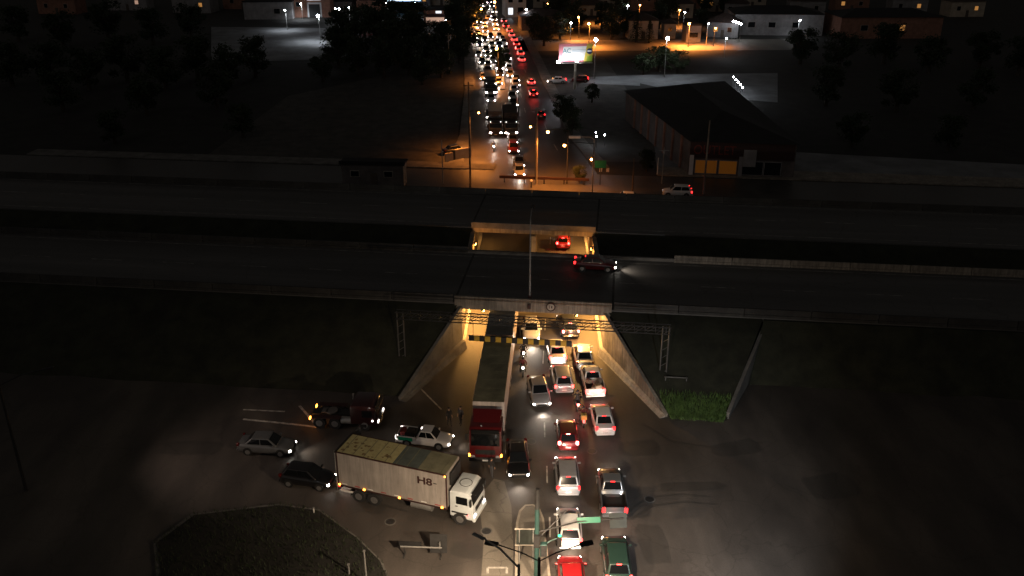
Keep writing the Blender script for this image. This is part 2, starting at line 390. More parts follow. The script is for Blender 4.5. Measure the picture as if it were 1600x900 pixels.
def barrier(label, us, v, h, m, z=4.55):
    t = thing('concrete_barrier', label, 'barrier', HW(0, v, z), -HA)
    seg = B().prism([(-2.96, -.2), (2.96, -.2), (2.96, .2), (-2.96, .2)], 0, .25).box((0, 0, .25 + (h - .25) / 2), (5.92, .2, h - .25)).mesh('segment')
    n = int((us[1] - us[0]) / 6)
    for k in range(n): put('segment', seg, m, t, (us[0] + 3 + k * 6, 0, 0))
barrier('long dark concrete barrier on near highway edge left of the underpass girder', (-103.4, -7.4), .12, .8, 'concrete_black')
barrier('long dark concrete barrier on near highway edge right of the underpass girder', (7.8, 103.8), .12, .8, 'concrete_black')
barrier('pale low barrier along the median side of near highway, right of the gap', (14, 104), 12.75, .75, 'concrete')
barrier('dark low barrier along the median side of near highway, left of the gap', (-104, -8), 12.75, .75, 'concrete_black')
barrier('dark barrier along the farthest highway edge before the frontage street', (-105, 105), 33.2, .8, 'concrete_black')

def skew_box(u, w, z0, z1, v0=0.02, v1=33.4):
    return B().add([(u + SH(v) + a * w / 2, v, z) for v in (v0, v1) for a in (-1, 1) for z in (z0, z1)], [(0, 1, 3, 2), (4, 6, 7, 5), (0, 4, 5, 1), (2, 3, 7, 6), (0, 2, 6, 4), (1, 5, 7, 3)])
for u, s_, lab in ((-6.85, 1, 'left concrete abutment wall of the underpass beside the long trailer'), (7.25, -1, 'right concrete abutment wall of the underpass lit orange')):
    ab = thing('underpass_abutment', lab, 'wall', (HO.x, HO.y, 0), -HA)
    put('wall_face', skew_box(u, .5, 0, 4.09), 'concrete', ab)
    put('base_kerb', skew_box(u + s_ * .4, .3, 0, .4), 'concrete_pale', ab)
t = thing('median_wall', 'narrow concrete wall between the carriageways under the far bridge', 'wall', (HO.x, HO.y, 0), -HA)
put('wall_face', skew_box(.3, .4, 0, 3.85, 20.9, 33.2), 'concrete', t)
put('end_post', B().box((-1.6, 20.6, 1.95), (.55, .4, 3.9)).mesh('end_post', None, .04, 1), 'concrete_pale', t)
put('base_kerb', skew_box(.3, .9, 0, .4, 20.9, 33.2), 'concrete_dark', t)
def wing(label, p0, p1, h0, h1, out, m1='concrete', m2='concrete_pale'):
    t = thing('wing_wall', label, 'wall', (0, 0, 0))
    a, b = Vector((*p0, 0)), Vector((*p1, 0)); d = (b - a).normalized(); n = Vector((d.y, -d.x, 0)) * (.22 * out)
    z = Vector((0, 0, 1))
    put('wall_face', B().add([a, b, b + z * h1, a + z * h0, a + n, b + n, b + n + z * h1, a + n + z * h0], [(0, 1, 2, 3), (4, 7, 6, 5), (0, 4, 5, 1), (3, 2, 6, 7), (0, 3, 7, 4), (1, 5, 6, 2)]), m1, t)
    put('coping', B().add([a + z * h0 - n * .15, b + z * h1 - n * .15, b + z * h1 + n * 1.2, a + z * h0 + n * 1.2] + [q + z * .12 for q in (a + z * h0 - n * .15, b + z * h1 - n * .15, b + z * h1 + n * 1.2, a + z * h0 + n * 1.2)],
        [(0, 3, 2, 1), (4, 5, 6, 7), (0, 1, 5, 4), (1, 2, 6, 5), (2, 3, 7, 6), (3, 0, 4, 7)]), m1, t)
    for k in range(1, 6):
        c = a.lerp(b, k / 6); hh = h0 + (h1 - h0) * k / 6
        put('form_joint', B().box((c.x - n.normalized().x * .004, c.y - n.normalized().y * .004, hh / 2), (.05, .02, hh), math.atan2(d.y, d.x)), 'concrete_dark', t)
    q = n.normalized() * -.5                                     # sloped barrier foot along the road side
    put('barrier_foot', B().add([a + q, b + q, b - n * .01 , a - n * .01, a + q * .55 + z * .75, b + q * .3 + z * .10, b - n * .01 + z * .14, a - n * .01 + z * .85], [(0, 3, 2, 1), (4, 5, 6, 7), (0, 1, 5, 4), (1, 2, 6, 5), (2, 3, 7, 6), (3, 0, 4, 7)]), m2, t)
    return t
wing('right wing wall with pale barrier foot, lit orange, sloping down from the girder', HW(6.95, -.35), HW(12.5, -11.0), 4.25, .16, -1)
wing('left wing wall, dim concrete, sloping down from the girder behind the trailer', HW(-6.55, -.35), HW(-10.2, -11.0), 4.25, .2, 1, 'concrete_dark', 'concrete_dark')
wing('far right retaining wall beyond the small lit grass patch', HW(22.0, 1.0), HW(17.6, -10.6), 4.0, .5, -1, 'concrete_dark', 'concrete')

# traffic island, grass corner, grass patch
ip = [G(x, y) for x, y in [(804, 930), (805, 860), (806, 820), (811, 800), (820, 791), (833, 790), (843, 796), (850, 812), (853, 840), (860, 900), (864, 930)]]
c_ = (sum(p[0] for p in ip) / len(ip), sum(p[1] for p in ip) / len(ip))
struct(put('traffic_island_kerb', B().prism(ip, -.02, .14), 'kerb'))
struct(put('traffic_island', B().prism([(c_[0] + (p[0] - c_[0]) * .84, c_[1] + (p[1] - c_[1]) * .95) for p in ip], 0, .155), 'slab'))
gp = [G(x, y) for x, y in [(250, 960), (240, 850), (300, 805), (436, 789), (500, 798), (560, 842), (598, 880), (612, 915), (620, 960)]]
struct(put('corner_kerb', B().prism(gp, -.02, .13), 'concrete_dark'))
c_ = (sum(p[0] for p in gp) / len(gp), sum(p[1] for p in gp) / len(gp))
struct(put('corner_lawn', B().prism([(c_[0] + (p[0] - c_[0]) * .97, c_[1] + (p[1] - c_[1]) * .95) for p in gp], 0, .17), 'soil'))  # lawn ground takes the soil colour, its shade put into the colour
pp = [G(x, y) for x, y in [(1036, 634), (1046, 650), (1070, 656), (1100, 659), (1128, 654), (1139, 644), (1136, 622), (1080, 616), (1034, 618)]]
struct(put('grass_patch', B().prism(pp, 0, .12), 'grass_ground'))
def blades(poly, n, hmin, hmax, seed, z0=.11):
    rnd = random.Random(seed); b = B(); xs = [p[0] for p in poly]; ys = [p[1] for p in poly]
    def inside(x, y):
        r = False; j = len(poly) - 1
        for i in range(len(poly)):
            (xi, yi), (xj, yj) = poly[i], poly[j]
            if (yi > y) != (yj > y) and x < (xj - xi) * (y - yi) / (yj - yi) + xi: r = not r
            j = i
        return r
    while n > 0:
        x, y = rnd.uniform(min(xs), max(xs)), rnd.uniform(min(ys), max(ys))
        if not inside(x, y): continue
        n -= 1; h = rnd.uniform(hmin, hmax) * (1.6 if rnd.random() < .08 else 1); a = rnd.uniform(0, 6.28); w = .03; l = rnd.uniform(0, .5) * h
        dx, dy = math.cos(a), math.sin(a)
        b.add([(x - dy * w, y + dx * w, z0), (x + dy * w, y - dx * w, z0), (x + dx * l, y + dy * l, z0 + h)], [(0, 1, 2)])
    return b.mesh('grass')
struct(put('grass', blades(pp, 9000, .12, .38, 5), 'grass_lit'), 'short green grass in the patch between two wing walls', 'stuff')
sl = B(); rg = random.Random(77)
for k in range(9000):
    v = rg.uniform(-11.3, -7.0); u = rg.uniform(12.9 - (v + 11) * .45, 17.4 + (v + 11) * .35); z0 = max(.02, (v + 11.2) / 2.7 * 1.1) if v < -8.5 else 1.1 + (v + 8.5) / 2.7 * 1.1
    if rg.random() < (v + 9.6) * .8: continue
    h = rg.uniform(.12, .4); a = rg.uniform(0, 6.28); w = .035; l = rg.uniform(0, .5) * h; x, y = HW(u, v); dx, dy = math.cos(a), math.sin(a)
    sl.add([(x - dy * w, y + dx * w, z0 - .1), (x + dy * w, y - dx * w, z0 - .1), (x + dx * l, y + dy * l, z0 + h)], [(0, 1, 2)])
struct(put('grass', sl, 'grass_lit'), 'taller green grass on the slope foot between two wing walls', 'stuff')
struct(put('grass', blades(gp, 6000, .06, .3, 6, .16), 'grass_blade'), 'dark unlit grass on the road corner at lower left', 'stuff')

# painted road markings
def stripe(pts, w, m='road_paint', name='lane_marking', z=.004):
    b = B()
    for (p, q) in zip(pts[:-1], pts[1:]):
        a, c = Vector(p), Vector(q); d = (c - a).normalized(); n = Vector((-d.y, d.x)) * w / 2
        b.add([(*(a - n), z), (*(c - n), z), (*(c + n), z), (*(a + n), z)], [(0, 1, 2, 3)])
    return struct(put(name, b, m))
stripe([G(380, 655), G(440, 661), G(495, 667)], .22)
stripe([G(468, 634), G(495, 665)], .22)
stripe([G(380, 640), G(445, 643)], .18)
stripe([G(690, 640), G(655, 605), G(640, 590)], .14)
for k in range(4): stripe([(2.6 + k * .02, 44 + k * 6.2), (2.65 + k * .02, 46.2 + k * 6.2)], .11)
for y in (75, 82, 88, 100, 106): stripe([(2.9 + (y - 75) * .06, y), (3.05 + (y - 75) * .06, y + 2.6)], .1)
b_ = [G(762, 887), G(792, 887), G(792, 896), G(762, 896)]
stripe([b_[3], b_[0], b_[1], b_[2]], .16)
for t in (.62, .8):
    for y in range(150, 300, 14): stripe([(av_x(y, t), y), (av_x(y + 4, t), y + 4)], .14)
for k in range(2): stripe([HW(5.2 + k * 1.1, 60.4), HW(5.2 + k * 1.1, 62.6)], .45, z=.006)
rp = random.Random(31)
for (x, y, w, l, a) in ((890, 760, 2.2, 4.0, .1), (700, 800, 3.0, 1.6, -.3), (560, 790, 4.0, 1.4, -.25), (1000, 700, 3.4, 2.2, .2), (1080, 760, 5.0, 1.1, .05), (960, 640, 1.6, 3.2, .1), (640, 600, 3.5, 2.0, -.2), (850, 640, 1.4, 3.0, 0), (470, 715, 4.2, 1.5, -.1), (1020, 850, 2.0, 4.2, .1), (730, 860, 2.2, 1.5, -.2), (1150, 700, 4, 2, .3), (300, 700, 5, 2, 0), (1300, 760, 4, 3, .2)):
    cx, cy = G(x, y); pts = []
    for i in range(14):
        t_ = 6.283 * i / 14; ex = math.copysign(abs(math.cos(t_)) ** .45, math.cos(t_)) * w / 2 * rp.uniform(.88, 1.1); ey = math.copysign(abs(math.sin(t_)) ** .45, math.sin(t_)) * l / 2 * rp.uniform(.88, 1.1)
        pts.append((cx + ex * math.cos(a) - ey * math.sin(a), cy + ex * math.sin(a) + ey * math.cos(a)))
    struct(put('asphalt_blotch', B().sheet(pts, .0022), 'asphalt_patch'))  # irregular patches of slightly darker asphalt
for i, (x, y) in enumerate(((925, 705), (760, 830), (610, 815), (1015, 780), (830, 690))):
    t = thing('manhole_cover', 'round iron manhole cover ' + ['between the two lanes near the silver wagon', 'on the pale worn slab left of the island', 'on the road below the box truck', 'on the empty asphalt right of the large grey pickup', 'between the black car and the outgoing queue'][i], 'manhole', (*G(x, y), .003))
    put('ring', B().tube((0, 0, 0), (0, 0, .006), .42, .42, 20), 'concrete_dark', t); put('lid', B().tube((0, 0, .004), (0, 0, .012), .33, .33, 20), 'steel_dark', t)
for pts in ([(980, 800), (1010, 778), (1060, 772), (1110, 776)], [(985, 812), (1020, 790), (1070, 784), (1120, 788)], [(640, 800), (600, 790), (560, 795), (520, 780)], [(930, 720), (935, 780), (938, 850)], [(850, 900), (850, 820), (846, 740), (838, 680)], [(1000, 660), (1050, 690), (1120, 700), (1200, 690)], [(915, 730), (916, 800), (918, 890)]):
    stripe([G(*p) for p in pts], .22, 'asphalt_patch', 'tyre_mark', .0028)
# worn slab of pale concrete where the two roads meet
struct(put('worn_slab', B().sheet([G(x, y) for x, y in [(752, 900), (756, 845), (750, 800), (758, 765), (772, 748), (788, 752), (799, 790), (802, 850), (801, 900)]], .003), 'slab'))

# ------------------------------------------------------------------ gantry, height bar, signs on the bridge
gl, gr_ = Vector((-10.0, 73.2)), Vector((13.3, 70.2))
gd = (gr_ - gl); GL = gd.length; ga = math.atan2(gd.y, gd.x)
t = thing('sign_gantry', 'dark lattice truss gantry on two legs spanning the road before the bridge', 'gantry', (gl.x, gl.y, 0), ga)
for x in (0, GL):
    for dx in (-.28, .28): put('leg_post', B().tube((x + dx, 0, .0), (x + dx, 0, 6.3), .07, .07, 6), 'gantry_grey', t)
    rung = B()
    for k in range(7): rung.tube((x - .28, 0, .8 + k * .78), (x + .28, 0, 1.2 + k * .78), .03, .03, 4)
    put('leg_lattice', rung, 'gantry_grey', t)
    put('foot', B().box((x, 0, .55), (1.0, .9, 1.1)), 'concrete_dark', t)
for y in (-.3, .3):
    for z in (5.65, 6.3): put('chord', B().tube((-.4, y, z), (GL + .4, y, z), .05, .05, 6), 'steel_dark', t)
n = 26
for k in range(n):
    x0, x1 = GL * k / n, GL * (k + 1) / n
    b = B()
    for y in (-.3, .3): b.tube((x0, y, 5.65), (x1, y, 6.3), .028, .028, 4).tube((x1, y, 5.65), (x1, y, 6.3), .022, .022, 4)
    b.tube((x0, -.3, 6.3), (x1, .3, 6.3), .022, .022, 4)
    put('lattice_brace', b, 'steel_dark', t)
bx0, bx1 = 6.2, 15.4
t = thing('height_limit_bar', 'yellow and black striped height limit bar hanging from the gantry', 'height bar', (gl.x, gl.y, 0), ga)
nb = 19
yb = B().box((0, 0, 0), ((bx1 - bx0) / nb, .16, .5)).mesh('block')
for k in range(nb): put('yellow_block' if k % 2 else 'black_block', yb, 'yellow_paint' if k % 2 else 'black_paint', t, (bx0 + (k + .5) * (bx1 - bx0) / nb, 0, 4.05))
for x in (bx0 + .4, (bx0 + bx1) / 2, bx1 - .4): put('chain', B().tube((x, 0, 4.3), (x, 0, 5.62), .025, .025, 5), 'steel_dark', t)
t = thing('round_sign', 'round red-rimmed height limit sign fixed to the pale bridge girder', 'sign', HW(1.95, -.34, 4.75), -HA)
put('rim', B().tube((0, 0, 0), (0, -.05, 0), .46, .46, 20), 'letter_dark', t)
put('face', B().tube((0, -.04, 0), (0, -.07, 0), .34, .34, 20), 'concrete_pale', t)
put('mark', B().box((-.1, -.08, 0), (.05, .03, .3)).box((.1, -.08, 0), (.12, .03, .24)), 'black_paint', t)
t = thing('lamp_post', 'tall unlit lamp post standing on the bridge girder above the underpass', 'lamp post', HW(-.1, .35, 4.55), -HA)
put('base', B().tube((0, 0, 0), (0, 0, 1.0), .2, .16, 8).box((0, -.5, .15), (.3, .6, .5)), 'letter_dark', t)
put('pole', B().tube((0, 0, .6), (0, 0, 8.6), .10, .06, 8), 'post_grey', t)
put('arm', B().path([(0, 0, 8.5), (0, .6, 8.95), (0, 1.8, 9.1)], .045), 'post_grey', t)
put('lamp_head', B().box((0, 2.1, 9.1), (.28, .8, .14)).mesh('lamp_head', None, .03, 1), 'post_black', t)

# orange lamps inside the underpass
def tunnel_lamp(u, v, side, energy, label, gap=False):
    t = thing('tunnel_lamp', label, 'lamp', HW(u + SH(v), v, 3.55), -HA, 'underpass lamps')
    put('housing', B().box((side * -.05, 0, .06), (.22, .62, .16)), 'steel_dark', t)
    put('lens', B().box((side * .03, 0, -.05), (.16, .5, .06)), 'lamp_tunnel', t)
    light('SPOT', (side * .2, 0, -.15), energy, (1.0, .47, .11), t, (side * .6, -.1, -1), R(170), 1.0, .2) if not gap else light('POINT', (side * .25, 0, -.2), energy * .35, (1.0, .36, .06) if v > 10 else (1.0, .52, .16), t, radius=.15)
TL = 6300
for u, lab, e in ((-4.6, 'orange ceiling lamp behind the girder left of the trailer', .26), (4.4, 'orange ceiling lamp behind the girder over the right lane', 1.0)):
    tunnel_lamp(u, .8, 1, TL * e, lab, True)
for i, (v, e) in enumerate(((3.2, .42), (7.5, .8), (27, .35))):
    tunnel_lamp(-6.45, v, 1, TL * e * (.12 if v > 20 else 1), ['orange lamp on left underpass wall just behind the girder', 'orange lamp on left underpass wall deep under near bridge', 'orange lamp on left underpass wall under far bridge'][i])
    tunnel_lamp(6.85, v, -1, TL * e, ['orange lamp on right underpass wall just behind the girder', 'orange lamp on right underpass wall deep under near bridge', 'orange lamp on right underpass wall under far bridge'][i])
tunnel_lamp(-6.45, 18.2, 1, TL * .09, 'orange lamp on left underpass wall in the open median gap', True)
tunnel_lamp(6.85, 18.2, -1, TL * .12, 'orange lamp on right underpass wall in the open median gap', True)
t = thing('metal_frame', 'low dim metal frame standing on the dark embankment right of gantry', 'frame', (14.3, 69.3, 1.15), R(-6))
for x in (-.9, .9): put('leg', B().box((x, 0, .1), (.09, .4, 1.1)), 'gantry_grey', t)
for z in (.3, .62): put('rail', B().box((0, 0, z), (2.0, .08, .1)), 'gantry_grey', t)

# ------------------------------------------------------------------ vehicles
# x forward, y left, z up; each kind: L, half width, body stations (x, half width, z bottom, z top), cabin (front base, front roof, rear roof, rear base, belt z, roof z)
KIND = {
 'hatch': dict(st=[(-1.98, .70, .34, .78), (-1.90, .80, .24, .92), (-1.6, .85, .2, .97), (-.9, .865, .2, .96), (.0, .87, .2, .95), (.75, .865, .2, .94), (1.2, .855, .2, .90), (1.6, .82, .22, .80), (1.86, .75, .26, .70), (1.97, .60, .34, .60)],
              cab=(1.02, .28, -1.38, -1.86, .93, 1.48), wx=(1.22, -1.22), r=.31),
 'sedan': dict(st=[(-2.18, .70, .36, .80), (-2.1, .80, .26, .93), (-1.7, .85, .2, .98), (-.9, .87, .2, .97), (.0, .875, .2, .95), (.8, .87, .2, .93), (1.35, .855, .2, .88), (1.8, .82, .22, .78), (2.06, .74, .26, .68), (2.17, .60, .34, .58)],
              cab=(1.12, .38, -.98, -1.62, .93, 1.45), wx=(1.34, -1.3), r=.32),
 'suv': dict(st=[(-2.1, .74, .38, .95), (-2.03, .84, .28, 1.04), (-1.6, .89, .24, 1.07), (-.8, .90, .24, 1.06), (.1, .905, .24, 1.04), (.9, .90, .24, 1.03), (1.4, .885, .24, .99), (1.8, .86, .26, .92), (2.03, .80, .3, .82), (2.12, .66, .38, .70)],
             cab=(1.1, .42, -1.62, -2.0, 1.02, 1.66), wx=(1.32, -1.28), r=.35),
 'pickup': dict(st=[(-2.45, .82, .40, .70), (-2.4, .86, .34, .74), (-1.5, .88, .28, .74), (-.62, .885, .26, .80), (-.5, .89, .26, 1.02), (.3, .89, .26, 1.02), (1.1, .885, .26, 1.01), (1.6, .87, .26, .97), (2.1, .84, .28, .90), (2.36, .77, .32, .80), (2.46, .62, .4, .70)],
                cab=(1.35, .72, -.22, -.55, 1.0, 1.62), wx=(1.5, -1.42), r=.36, bed=True),
}
CACHE = {}
def ring(x, w, z0, z1):
    h = z1 - z0
    prof = [(.80, 0), (.97, .14), (1.0, .42), (.99, .66), (.955, .86), (.84, .975), (.45, 1.02)]
    return [(x, w * a, z0 + h * c) for a, c in prof] + [(x, -w * a, z0 + h * c) for a, c in prof[::-1]]
def plate(c, iu, iv, th=.02, nrm=None):
    """thin glazing plate lying on quad c (bl, br, tr, tl), inset by fractions"""
    c = [Vector(p) for p in c]
    f = lambda u, v: (c[0] * (1 - u) + c[1] * u) * (1 - v) + (c[3] * (1 - u) + c[2] * u) * v
    q = [f(iu[0], iv[0]), f(iu[1], iv[0]), f(iu[1], iv[1]), f(iu[0], iv[1])]
    n = (q[1] - q[0]).cross(q[3] - q[0]).normalized() * th
    return [p - n * .5 for p in q] + [p + n for p in q]
def slab8(b, q): return b.add(q, [(0, 3, 2, 1), (4, 5, 6, 7), (0, 1, 5, 4), (1, 2, 6, 5), (2, 3, 7, 6), (3, 0, 4, 7)])
def car_meshes(kind):
    if kind in CACHE: return CACHE[kind]
    K = KIND[kind]; P = {}
    P['body'] = B().loft([ring(*s) for s in K['st']]).mesh('body', 50)
    fb, fr, rr, rb, zb, zr = K['cab']
    w = max(s[1] for s in K['st']); wb, wt = w * .93, w * .70
    lo = zb - .06
    base = [(fb, wb * .94, lo), (fb, -wb * .94, lo), (rb, -wb * .93, lo), (rb, wb * .93, lo)]
    top = [(fr, wt, zr), (fr, -wt, zr), (rr, -wt * .97, zr - .03), (rr, wt * .97, zr - .03)]
    P['cabin'] = B().add(base + top, [(0, 3, 2, 1), (4, 5, 6, 7), (0, 1, 5, 4), (1, 2, 6, 5), (2, 3, 7, 6), (3, 0, 4, 7)]).mesh('cabin', 40, .105, 4)
    P['windshield'] = slab8(B(), plate([base[1], base[0], top[0], top[1]], (.07, .93), (.14, .93))).mesh('windshield')
    P['rear_window'] = slab8(B(), plate([base[3], base[2], top[2], top[3]], (.09, .91), (.2, .9))).mesh('rear_window')
    for nm, q in (('side_window_l', [base[0], base[3], top[3], top[0]]), ('side_window_r', [base[2], base[1], top[1], top[2]])):
        b = B()
        for u in ((.07, .48), (.52, .93)): slab8(b, plate(q, u, (.2, .9)))
        P[nm] = b.mesh('side_window')
    r = K['r']
    P['tyre'] = B().tube((0, -.1, 0), (0, .1, 0), r, r, 18).mesh('tyre', 40)
    P['rim'] = B().tube((0, -.112, 0), (0, .112, 0), r * .62, r * .62, 12).mesh('rim')
    P['arch'] = B().tube((0, -.012, 0), (0, .012, 0), r * 1.16, r * 1.16, 18).mesh('wheel_arch')
    s = K['st'][-2]; sr = K['st'][1]; zt = s[3]
    P['head'] = [B().box((s[0] - .02, y * s[1] * .80, zt - .165), (.20, s[1] * .42, .15), y * R(-24), 0, R(-6)).mesh('headlight', None, .03, 1) for y in (1, -1)]
    P['tail'] = [B().box((sr[0] + .02, y * sr[1] * .87, (.88 if not K.get('bed') else .84)), (.20, sr[1] * .26, .26 if not K.get('bed') else .36), y * R(14)).mesh('tail_light', None, .025, 1) for y in (1, -1)]
    P['grille'] = B().box((s[0] + .09, 0, zt - .2), (.08, s[1] * 1.0, .13)).box((s[0] + .07, 0, s[2] + .13), (.12, s[1] * 1.2, .12)).mesh('grille')
    P['plate'] = B().box((K['st'][0][0] - .012, 0, .56), (.03, .42, .14)).mesh('number_plate')
    P['brake'] = B().box((rr - .05, 0, zr - .045), (.06, .3, .035)).mesh('brake_lamp')
    P['mirror'] = B().box((fb - .28, 0, zb + .08), (.14, .22, .14)).mesh('mirror', None, .03, 1)
    P['bumper'] = B().box((K['st'][0][0] - .01, 0, .40), (.13, K['st'][0][1] * 2.05, .16)).mesh('bumper', None, .03, 1)
    if K.get('bed'):
        x0, x1 = -2.42, -.60; b = B()
        for y in (1, -1): b.box(((x0 + x1) / 2, y * .84, .88), (x1 - x0, .09, .36))
        b.box((x0 + .04, 0, .88), (.08, 1.62, .36))
        P['bed_wall'] = b.mesh('bed_wall', None, .02, 1)
        P['bed_floor'] = B().box(((x0 + x1) / 2 + .02, 0, .775), (x1 - x0 - .1, 1.58, .03)).mesh('bed_floor')
    CACHE[kind] = P
    return P
def car(kind, paint, pos, heading, label, cat='car', head=None, tail='lamp_brake', lit=0.0, group=None, z=0.0, full=True, scale=1.0, name=None, roof=None, tailpow=None):
    """a vehicle with its parts; head / tail: material of the lamps, lit: watts of the dipped beam"""
    P = car_meshes(kind); K = KIND[kind]
    t = thing(name or {'hatch': 'hatchback_car', 'sedan': 'sedan_car', 'suv': 'sport_utility_car', 'pickup': 'pickup_truck'}[kind], label, cat, (*pos, z), heading, group)
    t.scale = (scale,) * 3
    pm = 'paint_' + paint
    put('body', P['body'], pm, t); c = put('cabin', P['cabin'], roof or pm, t)
    put('windshield', P['windshield'], 'glass', c); put('rear_window', P['rear_window'], 'glass', c)
    if full:
        put('side_window', P['side_window_l'], 'glass', c); put('side_window', P['side_window_r'], 'glass', c)
        w = max(s[1] for s in K['st'])
        for x in K['wx']:
            for y in (1, -1):
                put('wheel_arch', P['arch'], 'trim', t, (x, y * (w - .012), K['r'] + .02))
                ty = put('wheel', P['tyre'], 'rubber', t, (x, y * (w - .085), K['r'])); put('rim', P['rim'], 'rim', ty)
        put('grille', P['grille'], 'trim', t); put('number_plate', P['plate'], 'plate', t)
        put('bumper', P['bumper'], pm, t)
        for y in (1, -1): put('mirror', P['mirror'], pm, t, (0, y * (w + .05), 0))
        if tail.startswith('lamp'): put('brake_lamp', P['brake'], tail, t)
    if 'bed_wall' in P: put('bed_wall', P['bed_wall'], pm, t); put('bed_floor', P['bed_floor'], 'black_paint', t)
    if full or head:
        for m in P['head']: put('headlight', m, head or 'lens_off', t)
    if full or not head:
        for m in P['tail']: put('tail_light', m, tail, t)
    if lit:
        s = K['st'][-1]
        light('SPOT', (s[0] + .12, 0, .66), lit, HEADC, t, (1, 0, -.10), R(112), .9, .18)
    if tailpow: light('POINT', (K['st'][0][0] - .35, 0, .8), tailpow, (1, .05, .04), t, radius=.3)
    return t
def P2(px, py, z=.7):
    return G(px, py, z)
OUT, INC = R(90), R(-90)
LB = 210
near_cars = [
 # outgoing queue (tail lights toward the camera)
 ('sedan', 'white', P2(869, 545), R(92.5), 'white sedan in middle lane, directly under the striped height bar', 'lamp_low', 'lamp_brake', 1.0),
 ('sedan', 'white', P2(911, 553), R(92), 'white sedan in right lane beside the orange wing wall', 'lamp_low', 'lens_red_off', .8),
 ('suv', 'silver', P2(878, 589), R(93), 'silver hatchback behind the white sedan in middle lane', 'lamp_low', 'lamp_brake', 1.0),
 ('sedan', 'white', P2(941, 651), R(92), 'white sedan with grey roof right of the delivery motorcycle', 'lamp_low', 'lamp_tail', 1.0),
 ('hatch', 'dkred', P2(886, 675), R(90), 'small dark-roofed car glowing with bright brake lights', 'lamp_headlight', 'lamp_brake_hot', 1.6),
 ('suv', 'silver', P2(886, 740), R(90), 'silver wagon car behind the brightly braking small car', 'lamp_headlight', 'lamp_tail', 1.3),
 ('hatch', 'white', P2(889, 820), R(89.5), 'white hatchback beside the small green overhead sign', 'lamp_headlight', 'lamp_brake', 1.6),
 ('hatch', 'red', P2(893, 899), R(90), 'red hatchback at the bottom edge behind the white hatchback', 'lamp_headlight', 'lamp_tail', 1.6),
 ('suv', 'green', P2(963, 872), R(89), 'dark green wagon car at the bottom of right lane', 'lamp_headlight', 'lamp_brake', .8),
 ('suv', 'graphite', P2(887, 505, .8), R(96), 'dark car with red lights entering the underpass', 'lamp_low', 'lamp_brake_hot', .5),
 ('hatch', 'red', P2(880, 374), R(86), 'car glowing red between the two highway bridges', 'lamp_headlight', 'lamp_brake_far', 1.0),
 # incoming
 ('sedan', 'silver', P2(842, 609), R(-84), 'silver car with lit headlights coming out of underpass beside the trailer', 'lamp_headlight', 'lens_red_off', 1.6),
 ('sedan', 'black', P2(809, 714), R(-88), 'black car with lit headlights beside the red truck cab', 'lamp_headlight', 'lens_red_off', 1.0),
 ('hatch', 'white', P2(830, 513), R(-90), 'white hatchback with dark windshield facing out under the gantry truss', 'lamp_headlight', 'lens_red_off', 2.8),
 # left road
 ('sedan', 'grey', P2(417, 692), R(-6), 'grey car on the left road ahead of the black car', 'lamp_headlight', 'lens_red_off', .8),
 ('hatch', 'black', P2(481, 742), R(-12), 'black hatchback on the left road behind the box truck', 'lamp_headlight', 'lens_red_off', .7),
 # highway
 ('sedan', 'wine', G(930, 411, 5.2), R(-7), 'dark red car driving right along the near highway deck', 'lamp_headlight', 'lamp_tail', 1.1),
 # beyond highway
 ('suv', 'white', G(1058, 299, .7), R(174), 'white wagon car facing left on the frontage street', 'lens_off', 'lamp_tail', 0),
 ('sedan', 'white', G(979, 303, 1.2), R(174), 'white car half hidden behind the farthest highway barrier', 'lens_off', 'lens_red_off', 0),
 ('sedan', 'black', G(711, 233, .7), R(28), 'dark parked car behind the low orange-lit wall', 'lens_off', 'lens_red_off', 0),
 ('sedan', 'white', G(870, 125, .7), R(180), 'pale car facing left at the lot entrance under the billboard', 'lamp_headlight', 'lamp_tail', .6),
 ('hatch', 'dkred', G(906, 123, .7), R(178), 'dark red car in the lot just right of billboard post', 'lens_off', 'lamp_tail', 0),
 ('hatch', 'graphite', G(845, 177, .7), R(90), 'dark car right of the tall pale pole on the avenue', 'lens_off', 'lamp_tail', 0),
]
for kind, paint, pos, hd, label, hm, tm, lt in near_cars:
    zz = 4.552 if 'highway deck' in label else 0.0
    car(kind, paint, pos, hd, label, 'car', hm, tm, LB * lt, 'cars queueing through the underpass' if hd > R(80) and hd < R(100) and pos[1] < 120 else None, zz,
        tailpow={'lamp_brake_hot': 26, 'lamp_brake': 8.0, 'lamp_brake_far': 16, 'lamp_tail': 2.5}.get(tm))
# pickups
pk = car('pickup', 'white', P2(925, 592), R(93), 'white pickup truck loaded with cargo in right lane', 'pickup', 'lamp_low', 'lamp_brake', LB, tailpow=10)
cg = B(); rnd = random.Random(4)
for k in range(14): cg.box((-2.2 + rnd.random() * 1.4, rnd.uniform(-.6, .6), .92 + rnd.random() * .18), (rnd.uniform(.25, .6), rnd.uniform(.2, .5), rnd.uniform(.2, .4)), rnd.random() * 3, rnd.uniform(-.2, .2))
cgo = put('cargo_load', cg.mesh('cargo_load', None, .02, 1), 'cargo', None, pk.location, pk.rotation_euler[2]); tag(cgo, 'heap of boxes and bags in the white pickup bed', 'cargo')
car('pickup', 'grey', P2(956, 766), R(89), 'large dark grey pickup truck with empty black bed in right lane', 'pickup', 'lamp_headlight', 'lamp_tail', LB * 1.2, scale=1.06, tailpow=3)
pp_ = car('pickup', 'white', P2(664, 681), R(-12), 'white pickup with green tail stripe parked left of the red truck cab', 'pickup', 'lamp_headlight', 'lamp_low', LB * .5, scale=.9)
for y in (1, -1): put('green_stripe', B().box((-1.55, y * .892, .80), (1.3, .02, .34)), 'green_stripe', pp_)
put('rear_bar', B().box((-.66, 0, 1.2), (.08, 1.5, .5)), 'trim', pp_)
